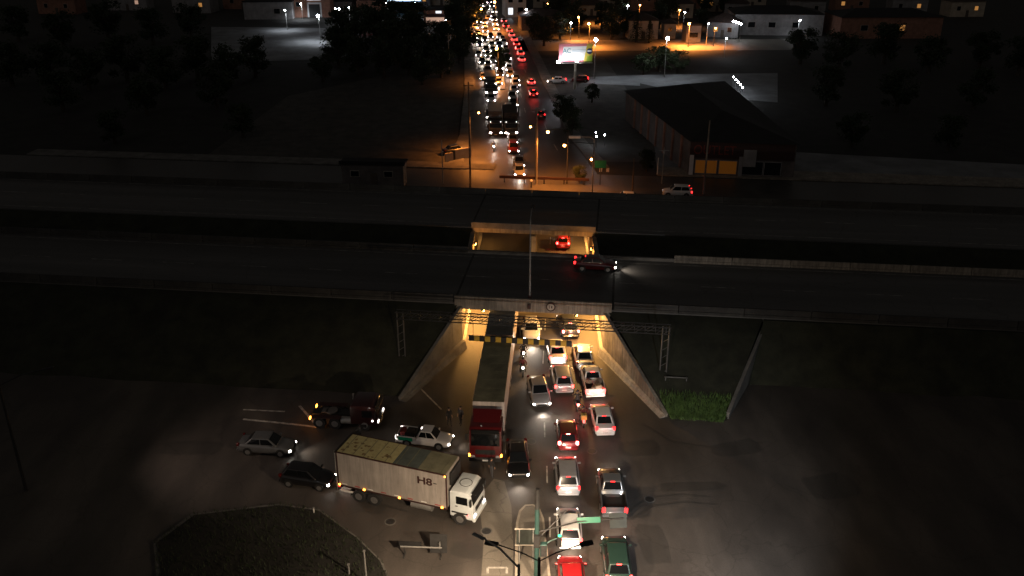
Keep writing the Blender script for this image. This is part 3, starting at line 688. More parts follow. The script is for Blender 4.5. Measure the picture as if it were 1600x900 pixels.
ld = put('red_load', B().box((-2.0, .1, .98), (.5, .9, .36), .2).tube((-2.1, .35, 1.0), (-2.1, .42, 1.5), .05, .03).mesh('red_load', None, .03, 1), 'tarp_red', None, pp_.location, pp_.rotation_euler[2], (.9,) * 3); tag(ld, 'dark red bundle in the bed of the green-striped pickup', 'cargo')
bt = put('cargo_bin', B().box((-1.3, 0, .95), (.8, 1.3, .30)).box((-1.3, 0, 1.12), (.7, .5, .06)), 'black_paint', None, pp_.location, pp_.rotation_euler[2], (.9,) * 3); tag(bt, 'black bin in the bed of the green-striped pickup', 'bin')

# far traffic on the avenue: (px, py of lamp pair, kind, lamp)
def avdir(y): return math.atan2(10, av_x(y + 10, .5) - av_x(y, .5))
FAR_IN = [(753, 4), (757, 9), (761, 14), (772, 18), (770, 25, 'b'), (772, 31), (773, 38), (775, 45), (757, 35), (757, 42), (758, 49), (742, 44), (741, 63), (749, 69), (759, 79), (762, 86), (753, 97),
          (780, 58), (785, 62), (787, 68), (790, 77), (792, 86), (793, 92), (762, 102), (771, 105), (762, 112), (780, 107), (781, 116), (806, 117, 'b'), (806, 125), (770, 126), (779, 130), (806, 133),
          (794, 139), (788, 149), (767, 157), (790, 160), (768, 170), (794, 172), (801, 222), (802, 236), (811, 257), (811.5, 272), (764, 23), (747, 53), (766, 57), (768, 71), (776, 92), (771, 143), (766, 182), (748, 34), (765, 40), (766, 47), (749, 59), (757, 63), (777, 67), (770, 79), (783, 82), (747, 86), (770, 95), (786, 100), (755, 110), (795, 108), (797, 118), (755, 122), (788, 127), (778, 140), (803, 142), (778, 152), (800, 152), (779, 163), (802, 164), (764, 4), (768, 10), (762, 29), (780, 72), (800, 182), (761, 135)]
PC = ['silver', 'white', 'black', 'graphite', 'grey', 'red', 'blue', 'beige', 'white', 'silver']
rnd = random.Random(8)
placed = []; lane_count = [0, 0, 0]
for i, q in enumerate(sorted(FAR_IN, key=lambda q: -q[1])):
    p = G(q[0], q[1], .62); kind = ['hatch', 'sedan', 'suv'][i % 3]
    p = (p[0], p[1] + 1.9)
    if any(abs(p[0] - a) < 1.75 and abs(p[1] - b) < 4.3 for a, b in placed): continue
    placed.append(p)
    blue = len(q) > 2
    (w0, w1) = av_x(p[1], 0), av_x(p[1], 1); ln = min(2, int((p[0] - w0) / (w1 - w0) * 3.6)); lane_count[ln] += 1
    lab = ORD[lane_count[ln] - 1] + ' far oncoming car from the front in the ' + ['leftmost', 'middle', 'right-hand'][ln] + ' file, ' + ('blue-white' if blue else 'white') + ' headlights lit'
    if q[1] > 215: lab = {222: 'yellowish car behind the dark red car at the front of the oncoming queue', 236: 'dark red car with pinkish headlights third from the front of oncoming queue', 257: 'car with lit headlights second from the front of oncoming queue', 272: 'foremost oncoming car with lit headlights nearest the far highway barrier'}[int(q[1])]
    car(kind, {222: 'grey', 236: 'dkred', 257: 'graphite', 272: 'silver'}.get(int(q[1]), PC[rnd.randrange(10)]), p, avdir(p[1]) + math.pi, lab, 'car', 'lamp_headlight_blue' if blue else 'lamp_headlight_far', 'lens_red_off', LB * (.55 if q[1] > 60 else .35), None if q[1] > 215 else 'oncoming cars on the far avenue', full=q[1] > 180)
FAR_OUT = [(787, 33), (790, 41), (795.5, 48), (799, 55), (803, 62), (806.5, 69), (809.5, 76), (813, 84), (815, 93), (830, 129), (833, 147)]
for i, q in enumerate(FAR_OUT):
    p = G(q[0], q[1], .8); p = (p[0], p[1] + 1.9)
    lab = ['farthest', 'second farthest', 'third farthest', 'fourth farthest', 'middle', 'fourth nearest', 'third nearest', 'second nearest', 'nearest', '', ''][i] + ' of nine close-packed cars with red brake lights on the far avenue'
    if q[1] > 120: lab = ['red-lit car ahead of the last car leaving on the avenue', 'last car leaving on the avenue with red brake lights'][q[1] > 140]
    car(['hatch', 'suv', 'sedan'][i % 3], PC[rnd.randrange(10)], p, avdir(p[1]), lab, 'car', None, 'lamp_brake_far', 0, None if q[1] > 120 else 'outgoing red-lit cars on the far avenue', full=q[1] > 120, tailpow=30)

# ---- trucks
def wheel(t, x, y, r, w=.28, dual=False):
    key = ('tw', r, w)
    if key not in CACHE:
        CACHE[key] = (B().tube((0, -w / 2, 0), (0, w / 2, 0), r, r, 20).mesh('tyre', 40), B().tube((0, -w / 2 - .012, 0), (0, w / 2 + .012, 0), r * .56, r * .5, 14).mesh('rim'))
    o = put('wheel', CACHE[key][0], 'rubber', t, (x, y, r)); put('rim', CACHE[key][1], 'rim', o)
def cab(t, x0, x1, w, z0, z1, paint, head, amber, roof_ring=True, brow=True, sleeper=0.0):
    """cab-over tractor cab, front at x1"""
    h = w / 2; L = x1 - x0
    prof = [(x0, z0 + .1), (x0, z1 - .12), (x0 + .12, z1), (x1 - .55, z1 + .02), (x1 - .22, z1 - .16), (x1 - .04, z0 + 1.15), (x1, z0 + .95), (x1, z0 + .05), (x1 - .1, z0)]
    c = put('cab_shell', B().loft([[(x, y * h, z) for x, z in prof] for y in (-1, 1)]).mesh('cab_shell', 35, .06, 2), paint, t)
    ws = B(); slab8(ws, plate([(x1 - .045, -h, z0 + 1.15), (x1 - .045, h, z0 + 1.15), (x1 - .22, h, z1 - .16), (x1 - .22, -h, z1 - .16)], (.06, .94), (.08, .92), .03)); put('windshield', ws, 'glass', c)
    for y in (1, -1):
        put('side_window', B().box((x1 - .85, y * (h + .004), z1 - .72), (.85, .03, .62)).mesh('side_window', None, .02, 1), 'glass', c)
        put('door_handle', B().box((x1 - 1.25, y * (h + .02), z0 + 1.0), (.18, .03, .05)), 'trim', c)
        put('mirror', B().box((x1 - .1, y * (h + .2), z1 - .62), (.12, .2, .55)).box((x1 - .1, y * (h + .07), z1 - .4), (.04, .26, .04)).mesh('mirror', None, .02, 1), 'trim', c)
        put('headlight', B().box((x1 + .0, y * h * .78, z0 + .32), (.10, .34, .2)).mesh('headlight', None, .02, 1), head, t)
        if amber: put('turn_lamp', B().box((x1 - .02, y * h * .99, z0 + .42), (.16, .12, .22)).mesh('turn_lamp', None, .02, 1), amber, t)
        put('step', B().box((x1 - 1.3, y * (h - .08), z0 - .05), (.7, .22, .3)), 'trim', t)
    put('grille', B().box((x1 + .005, 0, z0 + .72), (.03, w * .62, .42)), 'trim', t)
    put('bumper', B().box((x1 + .02, 0, z0 + .08), (.22, w * 1.0, .34)).mesh('bumper', None, .04, 1), paint if paint != 'paint_wine' else 'trim', t)
    put('number_plate', B().box((x1 + .14, 0, z0 + .05), (.02, .42, .14)), 'plate', t)
    if brow: put('sun_visor', B().box((x1 - .02, 0, z1 - .1), (.3, w * .86, .05), 0, 0, R(22)), 'trim', t)
    if roof_ring:
        hatch = put('roof_hatch', B().tube((x0 + L * .45, 0, z1), (x0 + L * .45, 0, z1 + .05), .42, .40, 20), paint, c)
        rb = B()
        for i in range(20):
            a, b = 2 * math.pi * i / 20, 2 * math.pi * (i + 1) / 20
            rb.tube((x0 + L * .45 + .44 * math.cos(a), .44 * math.sin(a), z1 + .03), (x0 + L * .45 + .44 * math.cos(b), .44 * math.sin(b), z1 + .03), .022, .022, 5)
        put('hatch_seal', rb, 'trim', c)
    return c
# white box truck lettered H8
BT_HEAD = R(-19.5)
t = thing('box_truck', 'white box truck lettered H8 with cream spotted roof turning across the road', 'truck', (-8.15, 54.35, 0), BT_HEAD)
bxm = B().box((0, 0, 2.57), (8.5, 2.42, 2.84)).mesh('cargo_box', None, .02, 1)
cb = put('cargo_box', bxm, 'box_white', t)
for x, w, m in ((-2.02, 4.40, 'roof_cream'), (1.18, 2.0, 'roof_slate'), (3.19, 2.02, 'roof_olive')): put('roof_panel', B().box((x, 0, 4.005), (w - .01, 2.34, .03)), m, cb)
rs = random.Random(3); sp = B()
for k in range(34):
    x, y, r = rs.uniform(-4.0, .0), rs.gauss(-.1, .55), rs.uniform(.04, .16)
    if abs(y) < 1.1: sp.add([(x + r * math.cos(a) * rs.uniform(.5, 1.5), y + r * math.sin(a) * rs.uniform(.5, 1.4), 4.024) for a in [6.283 * i / 7 for i in range(7)]], [tuple(range(7))])
put('rust_spot', sp, 'roof_rust', cb)['kind'] = 'stuff'
for z in (1.16, 3.98):
    for y in (1, -1): put('edge_rail', B().box((0, y * 1.22, z), (8.52, .05, .10)), 'letter_dark', cb)
for x in (-4.26, 4.26):
    for y in (1, -1): put('corner_post', B().box((x, y * 1.20, 2.57), (.07, .08, 2.86)), 'letter_dark', cb)
lt_ = text_mesh('H8', .98, .006, .026)
o = put('lettering', lt_, 'letter_dark', cb, (2.62, -1.222, 3.1)); o.rotation_euler = (R(90), 0, 0); o.scale = (.98, .82, 1)
put('dash_mark', B().box((3.42, -1.222, 3.1), (.26, .012, .06)), 'trim', cb)
put('front_unit', B().box((4.34, .2, 3.3), (.14, 1.7, 1.0)), 'trim', cb)
for k in range(9): put('panel_seam', B().box((-3.4 + k * .85, -1.213, 2.57), (.02, .012, 2.6)), 'seam_grey', cb)
for k in range(8): put('reflector_strip', B().box((-3.8 + k * 1.05, -1.225, 1.34), (.42, .012, .07)), 'red_paint_sign' if k % 2 else 'sign_white', cb)
for k in range(10): put('roof_bow', B().box((-3.8 + k * .85, 0, 4.022), (.04, 2.3, .02)), 'roof_olive', cb)
put('chassis', B().box((.6, 0, .92), (9.6, .9, .26)), 'trim', t)
for x in (-2.7, -1.45):
    for y in (1, -1): wheel(t, x, y * 1.08, .5, .34)
for y in (1, -1): wheel(t, 5.2, y * 1.03, .5, .32)
put('side_guard', B().box((-3.5, -1.2, .72), (1.25, .05, .14)), 'sign_white', t)
put('mud_flap', B().box((-3.4, 0, .55), (.03, 2.3, .5)), 'trim', t)
put('fuel_tank', B().tube((1.4, -.85, .75), (3.0, -.85, .75), .32, .32, 14).mesh('fuel_tank', 40), 'steel', t)
for x in (-4.2, -2.2, .6, 3.9): put('side_marker', B().box((x, -1.25, 1.22), (.14, .05, .10)), 'lamp_amber', t)
put('roof_marker', B().box((4.2, -1.25, 3.9), (.08, .08, .1)), 'lamp_amber', t)
for y in (1, -1): put('tail_light', B().box((-4.3, y * 1.0, 1.0), (.06, .3, .16)), 'lamp_tail', t)
put('rear_door', B().box((-4.36, 1.9, 2.6), (.06, 1.28, 2.75)), 'trim', t)
put('door_bar', B().tube((-4.42, -1.2, .5), (-4.42, -1.2, 4.05), .035, .035, 6), 'steel', t)
put('rear_frame', B().box((-4.34, 0, 4.0), (.08, 2.6, .12)).box((-4.36, 0, .75), (.1, 2.4, .18)), 'trim', t)
cab(t, 4.45, 6.2, 2.28, .55, 2.78, 'cab_white', 'lamp_low', None)
put('front_fender', B().box((5.2, -1.06, 1.03), (1.2, .3, .08)).box((5.2, 1.06, 1.03), (1.2, .3, .08)), 'trim', t)
put('turn_lamp', B().box((5.85, -1.15, .9), (.14, .06, .12)), 'lamp_brake', t)
# red tractor with long trailers stuck under the bridge
RT = math.atan2(-17.4, -1.0)
t = thing('trailer_truck', 'red tractor truck with long olive trailers reaching under the bridge', 'truck', (-2.05, 58.6, 0), RT)
cab(t, -2.35, 0.0, 2.48, .55, 3.15, 'paint_wine', 'lens_off', 'lamp_amber', False, True)
put('wind_deflector', B().add([(-2.5, -1.15, 3.15), (-2.5, 1.15, 3.15), (-2.5, 1.15, 3.6), (-2.5, -1.15, 3.6), (-1.2, -1.0, 3.17), (-1.2, 1.0, 3.17)], [(0, 1, 2, 3), (3, 2, 5, 4), (0, 3, 4), (1, 5, 2), (0, 4, 5, 1)]), 'paint_wine', t)
put('roof_beacon', B().ball((-.6, -.35, 3.24), .07), 'lens_off', t)
put('chassis', B().box((-4.6, 0, .85), (6.0, .9, .28)), 'trim', t)
for x in (-1.2,):
    for y in (1, -1): wheel(t, x, y * 1.06, .5, .3)
for x in (-4.4, -5.6):
    for y in (1, -1): wheel(t, x, y * 1.0, .5, .45)
for k, (x0, x1, m) in enumerate(((-3.25, -14.6, 'trailer_olive'), (-14.95, -27.5, 'trailer_grey'))):
    bx = put('trailer_box', B().box(((x0 + x1) / 2, 0, 2.45), (x0 - x1, 2.52, 2.64)).mesh('trailer_box', None, .03, 1), 'trailer_side', t)
    put('roof_tarp', B().box(((x0 + x1) / 2, 0, 3.785), (x0 - x1 - .03, 2.46, .04)).mesh('roof_tarp'), m, bx)
    for j in range(int((x0 - x1) / 1.4)): put('tarp_bow', B().tube((x0 - .7 - j * 1.4, -1.2, 3.80), (x0 - .7 - j * 1.4, 1.2, 3.80), .014, .014, 5), m, bx)
    put('front_panel', B().box((x0 + .02, 0, 2.5), (.04, 2.5, 2.6)), 'trailer_side', bx)
    for x in (x1 + 1.4, x1 + 2.7):
        for y in (1, -1): wheel(t, x, y * 1.02, .5, .42)
    put('side_rail', B().box(((x0 + x1) / 2, 1.27, 1.14), (x0 - x1, .04, .12)), 'letter_dark', bx)
# bobtail red tractor parked at the left
t = thing('tractor_truck', 'dark red tractor unit without trailer parked below the embankment', 'truck', (*G(547, 650, .6), 0), R(-5))
cab(t, .35, 2.6, 2.36, .5, 2.3, 'paint_maroon', 'lamp_low', None, False, True)
put('chassis', B().box((-.9, 0, .85), (4.4, .9, .26)), 'trim', t)
put('fifth_wheel', B().tube((-1.5, 0, 1.0), (-1.5, 0, 1.1), .52, .5, 20).box((-2.05, 0, 1.05), (.5, .7, .1)), 'concrete_dark', t)
for x in (1.5, -1.0, -2.3):
    for y in (1, -1): wheel(t, x, y * 1.0, .5, .34)
put('fuel_tank', B().tube((-.5, -.85, .75), (.5, -.85, .75), .32, .32, 14).mesh('fuel_tank', 40), 'steel', t)
put('side_marker', B().box((2.2, -1.24, 1.0), (.12, .05, .12)), 'lamp_low', t)
put('exhaust_stack', B().tube((.15, .95, .9), (.15, .95, 2.2), .09, .09, 8), 'steel', t)
for y in (1, -1):
    put('tail_light', B().box((-3.1, y * .95, .85), (.07, .3, .16)), 'lamp_amber', t)
    put('mud_guard', B().box((-1.65, y * 1.0, 1.04), (2.4, .5, .05)), 'letter_dark', t)
# lorries and a bus within the far queue
def lorry(px, py, label, boxm, w=2.5, h=3.2, L=7.0, head='lamp_headlight_far'):
    p = G(px, py, .9); t = thing('far_lorry', label, 'truck', (*p, 0), avdir(p[1]) + math.pi)
    put('cargo_box', B().box((-2.6 - L / 2, 0, .9 + h / 2), (L, w, h)).mesh('cargo_box', None, .03, 1), boxm, t)
    cab(t, -2.3, 0, w * .95, .5, 2.7, 'paint_graphite', head, None, False, False)
    put('chassis', B().box((-4.5, 0, .75), (L + 2, .9, .3)), 'trim', t)
    for x in (-1.2, -L - .6):
        for y in (1, -1): wheel(t, x, y * 1.0, .48, .3)
    for y in (1, -1): put('roof_marker', B().box((-.3, y * .9, 2.72), (.1, .12, .08)), 'lamp_low', t)
    light('SPOT', (.3, 0, .8), LB * .6, HEADC, t, (1, 0, -.1), R(110), .9, .2)
lorry(774.6, 207, 'dark lorry with white headlights in the left oncoming lane', 'paint_black')
lorry(799, 207, 'dark brown box lorry beside the lorry in the left oncoming lane', 'roof_tile', 2.5, 2.9)
lorry(766.7, 144, 'far dark lorry with small lights in the left oncoming lane', 'paint_graphite', 2.4, 2.8)

# ---- people and motorcycles
def body_mesh(key, J, E, tags, root):
    """one continuous skinned figure: J joint -> (x, y, z, radius), E edges, tags joint -> material name"""
    if key in CACHE: return CACHE[key]
    names = list(J); idx = {n: i for i, n in enumerate(names)}
    me = bpy.data.meshes.new('figure'); me.from_pydata([J[n][:3] for n in names], [(idx[a], idx[b]) for a, b in E], [])
    o = bpy.data.objects.new('tmp_figure', me); COL.objects.link(o)
    o.modifiers.new('Skin', 'SKIN')
    for i, n in enumerate(names):
        s = me.skin_vertices[0].data[i]; s.radius = (J[n][3], J[n][3] * (J[n][4] if len(J[n]) > 4 else 1)); s.use_root = n == root
    ss = o.modifiers.new('Sub', 'SUBSURF'); ss.levels = 1; ss.render_levels = 1
    bpy.context.view_layer.update()
    out = bpy.data.meshes.new_from_object(o.evaluated_get(bpy.context.evaluated_depsgraph_get()))
    bpy.data.objects.remove(o)
    mats = sorted(set(tags.values())); out.materials.clear()
    for m in mats: out.materials.append(M[m])
    pts = [(Vector(J[n][:3]), mats.index(tags[n]), J[n][3]) for n in names]
    for p in out.polygons:
        p.material_index = min(pts, key=lambda q: (q[0] - p.center).length - q[2])[1]; p.use_smooth = True
    CACHE[key] = out
    return out
def hand(J, E, tags, wrist, d, side, tagm='skin'):
    """five short fingers from the wrist along d, thumb leaving the side of the palm"""
    w = Vector(J[wrist][:3]); d = Vector(d).normalized(); s = Vector(side).normalized()
    palm = wrist + '_palm'; J[palm] = (*(w + d * .07), .034, .6); E.append((wrist, palm)); tags[palm] = tagm
    for k, (off, ln) in enumerate(((-.03, .065), (-.01, .078), (.012, .072), (.032, .056))):
        a = w + d * .11 + s * off; c = a + d * ln * .55; e = c + d * ln * .4 + Vector((0, 0, -.012))
        for q, p in (('a', a), ('b', c), ('c', e)): J[f'{wrist}f{k}{q}'] = (*p, .0095); tags[f'{wrist}f{k}{q}'] = tagm
        E.extend([(palm, f'{wrist}f{k}a'), (f'{wrist}f{k}a', f'{wrist}f{k}b'), (f'{wrist}f{k}b', f'{wrist}f{k}c')])
    a = w + d * .05 + s * -.045; c = a + d * .04 + s * -.02
    J[wrist + 'ta'] = (*a, .011); J[wrist + 'tb'] = (*c, .009); tags[wrist + 'ta'] = tags[wrist + 'tb'] = tagm
    E.extend([(wrist, wrist + 'ta'), (wrist + 'ta', wrist + 'tb')])
def stand_mesh(key, top, legs, stride=.1):
    J = dict(pelvis=(0, 0, .95, .15, .8), waist=(0, 0, 1.10, .14, .75), chest=(.01, 0, 1.32, .16, .75), neck=(0, 0, 1.50, .06), chin=(.03, 0, 1.575, .065), head=(.01, 0, 1.66, .092, 1.1), crown=(0, 0, 1.74, .06))
    E = [('pelvis', 'waist'), ('waist', 'chest'), ('chest', 'neck'), ('neck', 'chin'), ('chin', 'head'), ('head', 'crown')]
    T = dict(pelvis=legs, waist=top, chest=top, neck='skin', chin='skin', head='skin', crown='skin')
    for s, n in ((1, 'l'), (-1, 'r')):
        J.update({n + 'hip': (0, s * .09, .88, .085), n + 'knee': (.03 + s * stride * .5, s * .10, .49, .06), n + 'ank': (s * stride, s * .10, .09, .042), n + 'toe': (s * stride + .17, s * .12, .035, .035),
                  n + 'sho': (0, s * .19, 1.42, .065), n + 'elb': (-.02, s * .25, 1.13, .045), n + 'wri': (.07, s * .25, .90, .030)})
        T.update({n + 'hip': legs, n + 'knee': legs, n + 'ank': legs, n + 'toe': 'cloth_dark', n + 'sho': top, n + 'elb': top, n + 'wri': 'skin'})
        E += [('pelvis', n + 'hip'), (n + 'hip', n + 'knee'), (n + 'knee', n + 'ank'), (n + 'ank', n + 'toe'), ('chest', n + 'sho'), (n + 'sho', n + 'elb'), (n + 'elb', n + 'wri')]
        hand(J, E, T, n + 'wri', (.25, 0, -1), (1, 0, .1))
    return body_mesh(key, J, E, T, 'pelvis')
def face_and_hair(t, x, z):
    put('hair', B().ball((x - .025, 0, z + .045), .107, 10, (1, .92, .8)).mesh('hair', 60), 'hair', t)
    put('eyes', B().ball((x + .085, .032, z), .013, 6).ball((x + .085, -.032, z), .013, 6), 'hair', t)
    put('nose', B().add([(x + .085, -.014, z - .035), (x + .085, .014, z - .035), (x + .125, 0, z - .035), (x + .085, 0, z + .01)], [(0, 1, 2), (0, 2, 3), (1, 3, 2), (0, 3, 1)]), 'skin', t)
    put('mouth', B().box((x + .088, 0, z - .062), (.012, .042, .01)), 'letter_red', t)
    for y in (1, -1): put('ear', B().ball((x, y * .095, z - .005), .026, 6, (1, .4, 1.3)), 'skin', t)
def person(pos, rz, label, top, legs, key):
    me = stand_mesh(key, top, legs)
    o = bpy.data.objects.new('person', me); COL.objects.link(o); o.location = (*pos, 0); o.rotation_euler[2] = rz
    tag(o, label, 'person'); face_and_hair(o, .01, 1.655)
    return o
person(G(702, 662, .2), R(-60), 'person in dark clothes standing left of the red truck cab', 'cloth_dark', 'cloth_dark', 'p1')
person(G(720, 660, .2), R(-120), 'person in dark grey top standing nearest the red truck cab', 'cloth_grey', 'cloth_dark', 'p2')
person(G(768, 742, .2), R(60), 'person in dark clothes walking in front of the red truck cab', 'cloth_dark', 'cloth_grey', 'p3')
def rider_mesh(key, top):
    J = dict(pelvis=(-.28, 0, .86, .15, .85), waist=(-.24, 0, 1.02, .14, .8), chest=(-.12, 0, 1.24, .165, .8), neck=(-.05, 0, 1.42, .06), head=(-.01, 0, 1.56, .10))
    E = [('pelvis', 'waist'), ('waist', 'chest'), ('chest', 'neck'), ('neck', 'head')]
    T = dict(pelvis='cloth_dark', waist=top, chest=top, neck='skin', head='skin')
    for s, n in ((1, 'l'), (-1, 'r')):
        J.update({n + 'hip': (-.2, s * .12, .82, .09), n + 'knee': (.2, s * .25, .62, .06), n + 'ank': (.0, s * .24, .28, .045), n + 'toe': (.17, s * .26, .25, .04),
                  n + 'sho': (-.10, s * .20, 1.35, .065), n + 'elb': (.08, s * .33, 1.14, .048), n + 'wri': (.32, s * .33, 1.06, .034)})
        T.update({n + 'hip': 'cloth_dark', n + 'knee': 'cloth_dark', n + 'ank': 'cloth_dark', n + 'toe': 'cloth_dark', n + 'sho': top, n + 'elb': top, n + 'wri': 'skin'})
        E += [('pelvis', n + 'hip'), (n + 'hip', n + 'knee'), (n + 'knee', n + 'ank'), (n + 'ank', n + 'toe'), ('chest', n + 'sho'), (n + 'sho', n + 'elb'), (n + 'elb', n + 'wri')]
        hand(J, E, T, n + 'wri', (1, 0, -.35), (0, s * -1.0, 0))
    return body_mesh(key, J, E, T, 'pelvis')
def motorcycle(pos, rz, label, rlabel, head, tail, top, lit=0, box=None, paint='paint_dkred'):
    t = thing('motorcycle', label, 'motorcycle', (*pos, 0), rz)
    for x in (.66, -.62):
        w_ = put('wheel', B().tube((x, -.055, .3), (x, .055, .3), .30, .30, 18).mesh('wheel', 40), 'rubber', t); put('rim', B().tube((x, -.06, .3), (x, .06, .3), .2, .2, 12), 'rim', w_)
    put('fuel_tank', B().ball((.16, 0, .80), .2, 10, (1.3, .75, .8)).mesh('fuel_tank', 60), paint, t)
    put('seat', B().box((-.34, 0, .80), (.68, .26, .1)).mesh('seat', 40, .04, 2), 'trim', t)
    put('engine', B().box((.1, 0, .45), (.46, .3, .34)).mesh('engine', None, .05, 1), 'steel_dark', t)
    put('tail_fairing', B().box((-.66, 0, .78), (.34, .2, .14)).mesh('tail_fairing', None, .04, 1), paint, t)
    put('fork', B().path([(.66, .09, .3), (.42, .09, 1.0)], .025).path([(.66, -.09, .3), (.42, -.09, 1.0)], .025), 'steel', t)
    put('handlebar', B().path([(.36, .36, 1.0), (.42, .2, 1.03), (.42, -.2, 1.03), (.36, -.36, 1.0)], .018), 'steel_dark', t)
    for y in (1, -1): put('mirror', B().box((.44, y * .3, 1.2), (.03, .14, .09)).path([(.42, y * .22, 1.03), (.44, y * .3, 1.18)], .01), 'trim', t)
    put('exhaust', B().tube((.1, -.16, .3), (-.75, -.18, .42), .04, .055, 8), 'steel', t)
    put('headlight', B().ball((.56, 0, .88), .11, 8, (.7, 1, 1)), head, t)
    put('tail_light', B().box((-.85, 0, .76), (.06, .2, .11)), tail, t)
    put('number_plate', B().box((-.86, 0, .6), (.02, .17, .13)), 'plate', t)
    if box:
        bo = put('delivery_box', B().box((-.66, 0, 1.07), (.46, .46, .44)).mesh('delivery_box', None, .03, 1), box, t); put('lid_strap', B().box((-.66, 0, 1.3), (.47, .06, .02)), 'trim', bo)
    if lit: light('SPOT', (.72, 0, .85), lit, HEADC, t, (1, 0, -.15), R(90), .9, .1)
    if tail.startswith('lamp'): light('POINT', (-1.1, 0, .75), 12, (1, .06, .04), t, radius=.1)
    o = bpy.data.objects.new('person', rider_mesh('r_' + top, top)); COL.objects.link(o); o.location = (*pos, 0); o.rotation_euler[2] = rz; tag(o, rlabel, 'person')
    hm = put('helmet', B().ball((0, 0, 1.58), .145, 12, (1.1, .95, 1.0)).mesh('helmet', 60), 'helmet', o); put('visor', B().box((.12, 0, 1.57), (.07, .2, .09)).mesh('visor', None, .02, 1), 'glass', hm)
motorcycle(P2(902, 625), R(92), 'motorcycle with glowing red tail light between the silver hatchback and cargo pickup', 'helmeted rider on the red-lit motorcycle behind the silver hatchback', 'lamp_low', 'lamp_brake_hot', 'cloth_dark', 30)
motorcycle(P2(911, 650), R(91), 'motorcycle with yellow delivery box left of white sedan', 'helmeted rider on the motorcycle with yellow delivery box', 'lamp_low', 'lamp_brake', 'cloth_red', 20, 'delivery_yellow')
motorcycle(P2(817, 573), R(-90), 'oncoming motorcycle beside the pale trailer side, nearer of the two', 'rider in red on the nearer oncoming motorcycle beside the trailer', 'lamp_headlight', 'lens_red_off', 'cloth_red', 25)
motorcycle(P2(818, 550), R(-90), 'oncoming motorcycle beside the trailer, farther one nearest the height bar', 'rider on the farther oncoming motorcycle near the height bar', 'lamp_headlight', 'lens_red_off', 'cloth_dark', 25)
motorcycle(P2(771.6, 229), R(-90), 'oncoming motorcycle on the avenue in front of the dark lorry', 'rider on the oncoming motorcycle before the dark lorry', 'lamp_headlight_far', 'lens_red_off', 'cloth_grey', 40)

# ------------------------------------------------------------------ street furniture in the foreground
# double-armed street lamp on the island (heads seen dark from above)
lx, ly = 1.45, 38.4
t = thing('street_lamp', 'double-armed street lamp with black heads at the traffic island', 'street lamp', (lx, ly, .15))
put('pole', B().tube((0, 0, 0), (0, 0, 8.1), .13, .08, 10), 'post_black', t)
for s, e in ((-1, 1.15), (1, .85)):
    put('lamp_arm', B().path([(0, 0, 7.9), (s * .9, .25, 8.25), (s * 2.2, .6, 8.5)], .035), 'post_black', t)
    hd = put('lamp_head', B().box((s * 2.55, .68, 8.52), (.75, .30, .16), s * R(15)).mesh('lamp_head', 40, .06, 2), 'post_black', t)
    put('lens', B().box((s * 2.55, .68, 8.452), (.5, .2, .03), s * R(15)), 'lamp_warm', hd)
    light('SPOT', (s * 2.55, .68, 8.36), 12000 * e, (1.0, .74, .50), t, (s * .12, .6, -1), R(146), 1.0, .15)
t = thing('street_lamp', 'slim pale street lamp arm pointing left beside the black lamp heads', 'street lamp', (.35, 36.8, 0.0))
put('pole', B().tube((0, 0, 0), (0, 0, 9.2), .1, .07, 8), 'post_grey', t)
put('lamp_arm', B().path([(0, 0, 9.0), (-1.0, .9, 9.5), (-1.75, 1.45, 9.6)], .055), 'post_grey', t)
put('lamp_head', B().box((-2.1, 1.7, 9.62), (.8, .22, .1), R(-36)).mesh('lamp_head', None, .03, 1), 'post_grey', t)
# signal and sign mast on the island
sx, sy = G(838, 907, .2)
t = thing('signal_mast', 'teal-lit traffic signal mast with dark top on the traffic island', 'traffic signal', (sx, sy, .15))
put('pole', B().tube((0, 0, 0), (0, 0, 5.7), .17, .15, 10).mesh('pole', 40), 'pole_teal_lit', t)
put('pole_top', B().tube((0, 0, 5.7), (0, 0, 7.2), .15, .12, 10), 'post_black', t)
ct = put('control_box', B().box((.42, -.05, 2.6), (.42, .36, .95)).mesh('control_box', None, .03, 1), 'pole_teal_lit', t); put('box_door', B().box((.42, -.24, 2.6), (.34, .03, .85)), 'steel_dark', ct)
put('black_box', B().box((-.02, -.22, 3.4), (.34, .26, .9)), 'post_black', t)
ar = put('signal_arm', B().path([(0, 0, 2.5), (.9, .25, 3.05), (1.35, .35, 3.15)], .045), 'pole_teal_lit', t)
sg = put('signal_head', B().box((1.45, .38, 2.9), (.28, .28, .8)).mesh('signal_head', None, .03, 1), 'post_black', t); put('green_lens', B().tube((1.45, .50, 2.65), (1.45, .56, 2.65), .1, .1, 12).tube((1.45, .38, 3.3), (1.45, .38, 3.33), .11, .11, 10), 'lamp_green', sg)
put('sign_arm', B().path([(0, 0, 3.9), (2.6, .9, 4.0), (5.55, 1.3, 3.95)], .05), 'steel_dark', t)
gs = put('street_sign', B().box((3.3, 1.0, 4.05), (1.5, .05, .36), R(3), R(-30)), 'sign_green', t)
put('dark_panel', B().box((5.2, 1.28, 3.8), (1.1, .10, .95), R(6), R(-30)), 'sign_back', t)
for s in (1,): put('lower_arm', B().path([(0, 0, 3.3), (1.9, .9, 4.9)], .03), 'steel_dark', t)
t = thing('road_sign', 'dark green back of a square road sign left of the signal mast', 'sign', (*G(822, 880), .15))
for x in (-.45, .45): put('post', B().tube((x, 0, 0), (x, 0, 2.6), .04, .04, 6), 'post_grey', t)
put('panel', B().box((0, .05, 2.0), (1.3, .05, 1.15), 0, R(-8)), 'sign_back', t)
for z in (1.36, 2.66): put('rail', B().box((0, 0, z), (1.5, .06, .07)), 'concrete_pale', t)
t = thing('white_bar_barrier', 'pale horizontal bar with dark square panel standing in the road below box truck', 'barrier', (*G(660, 868), 0), R(-3))
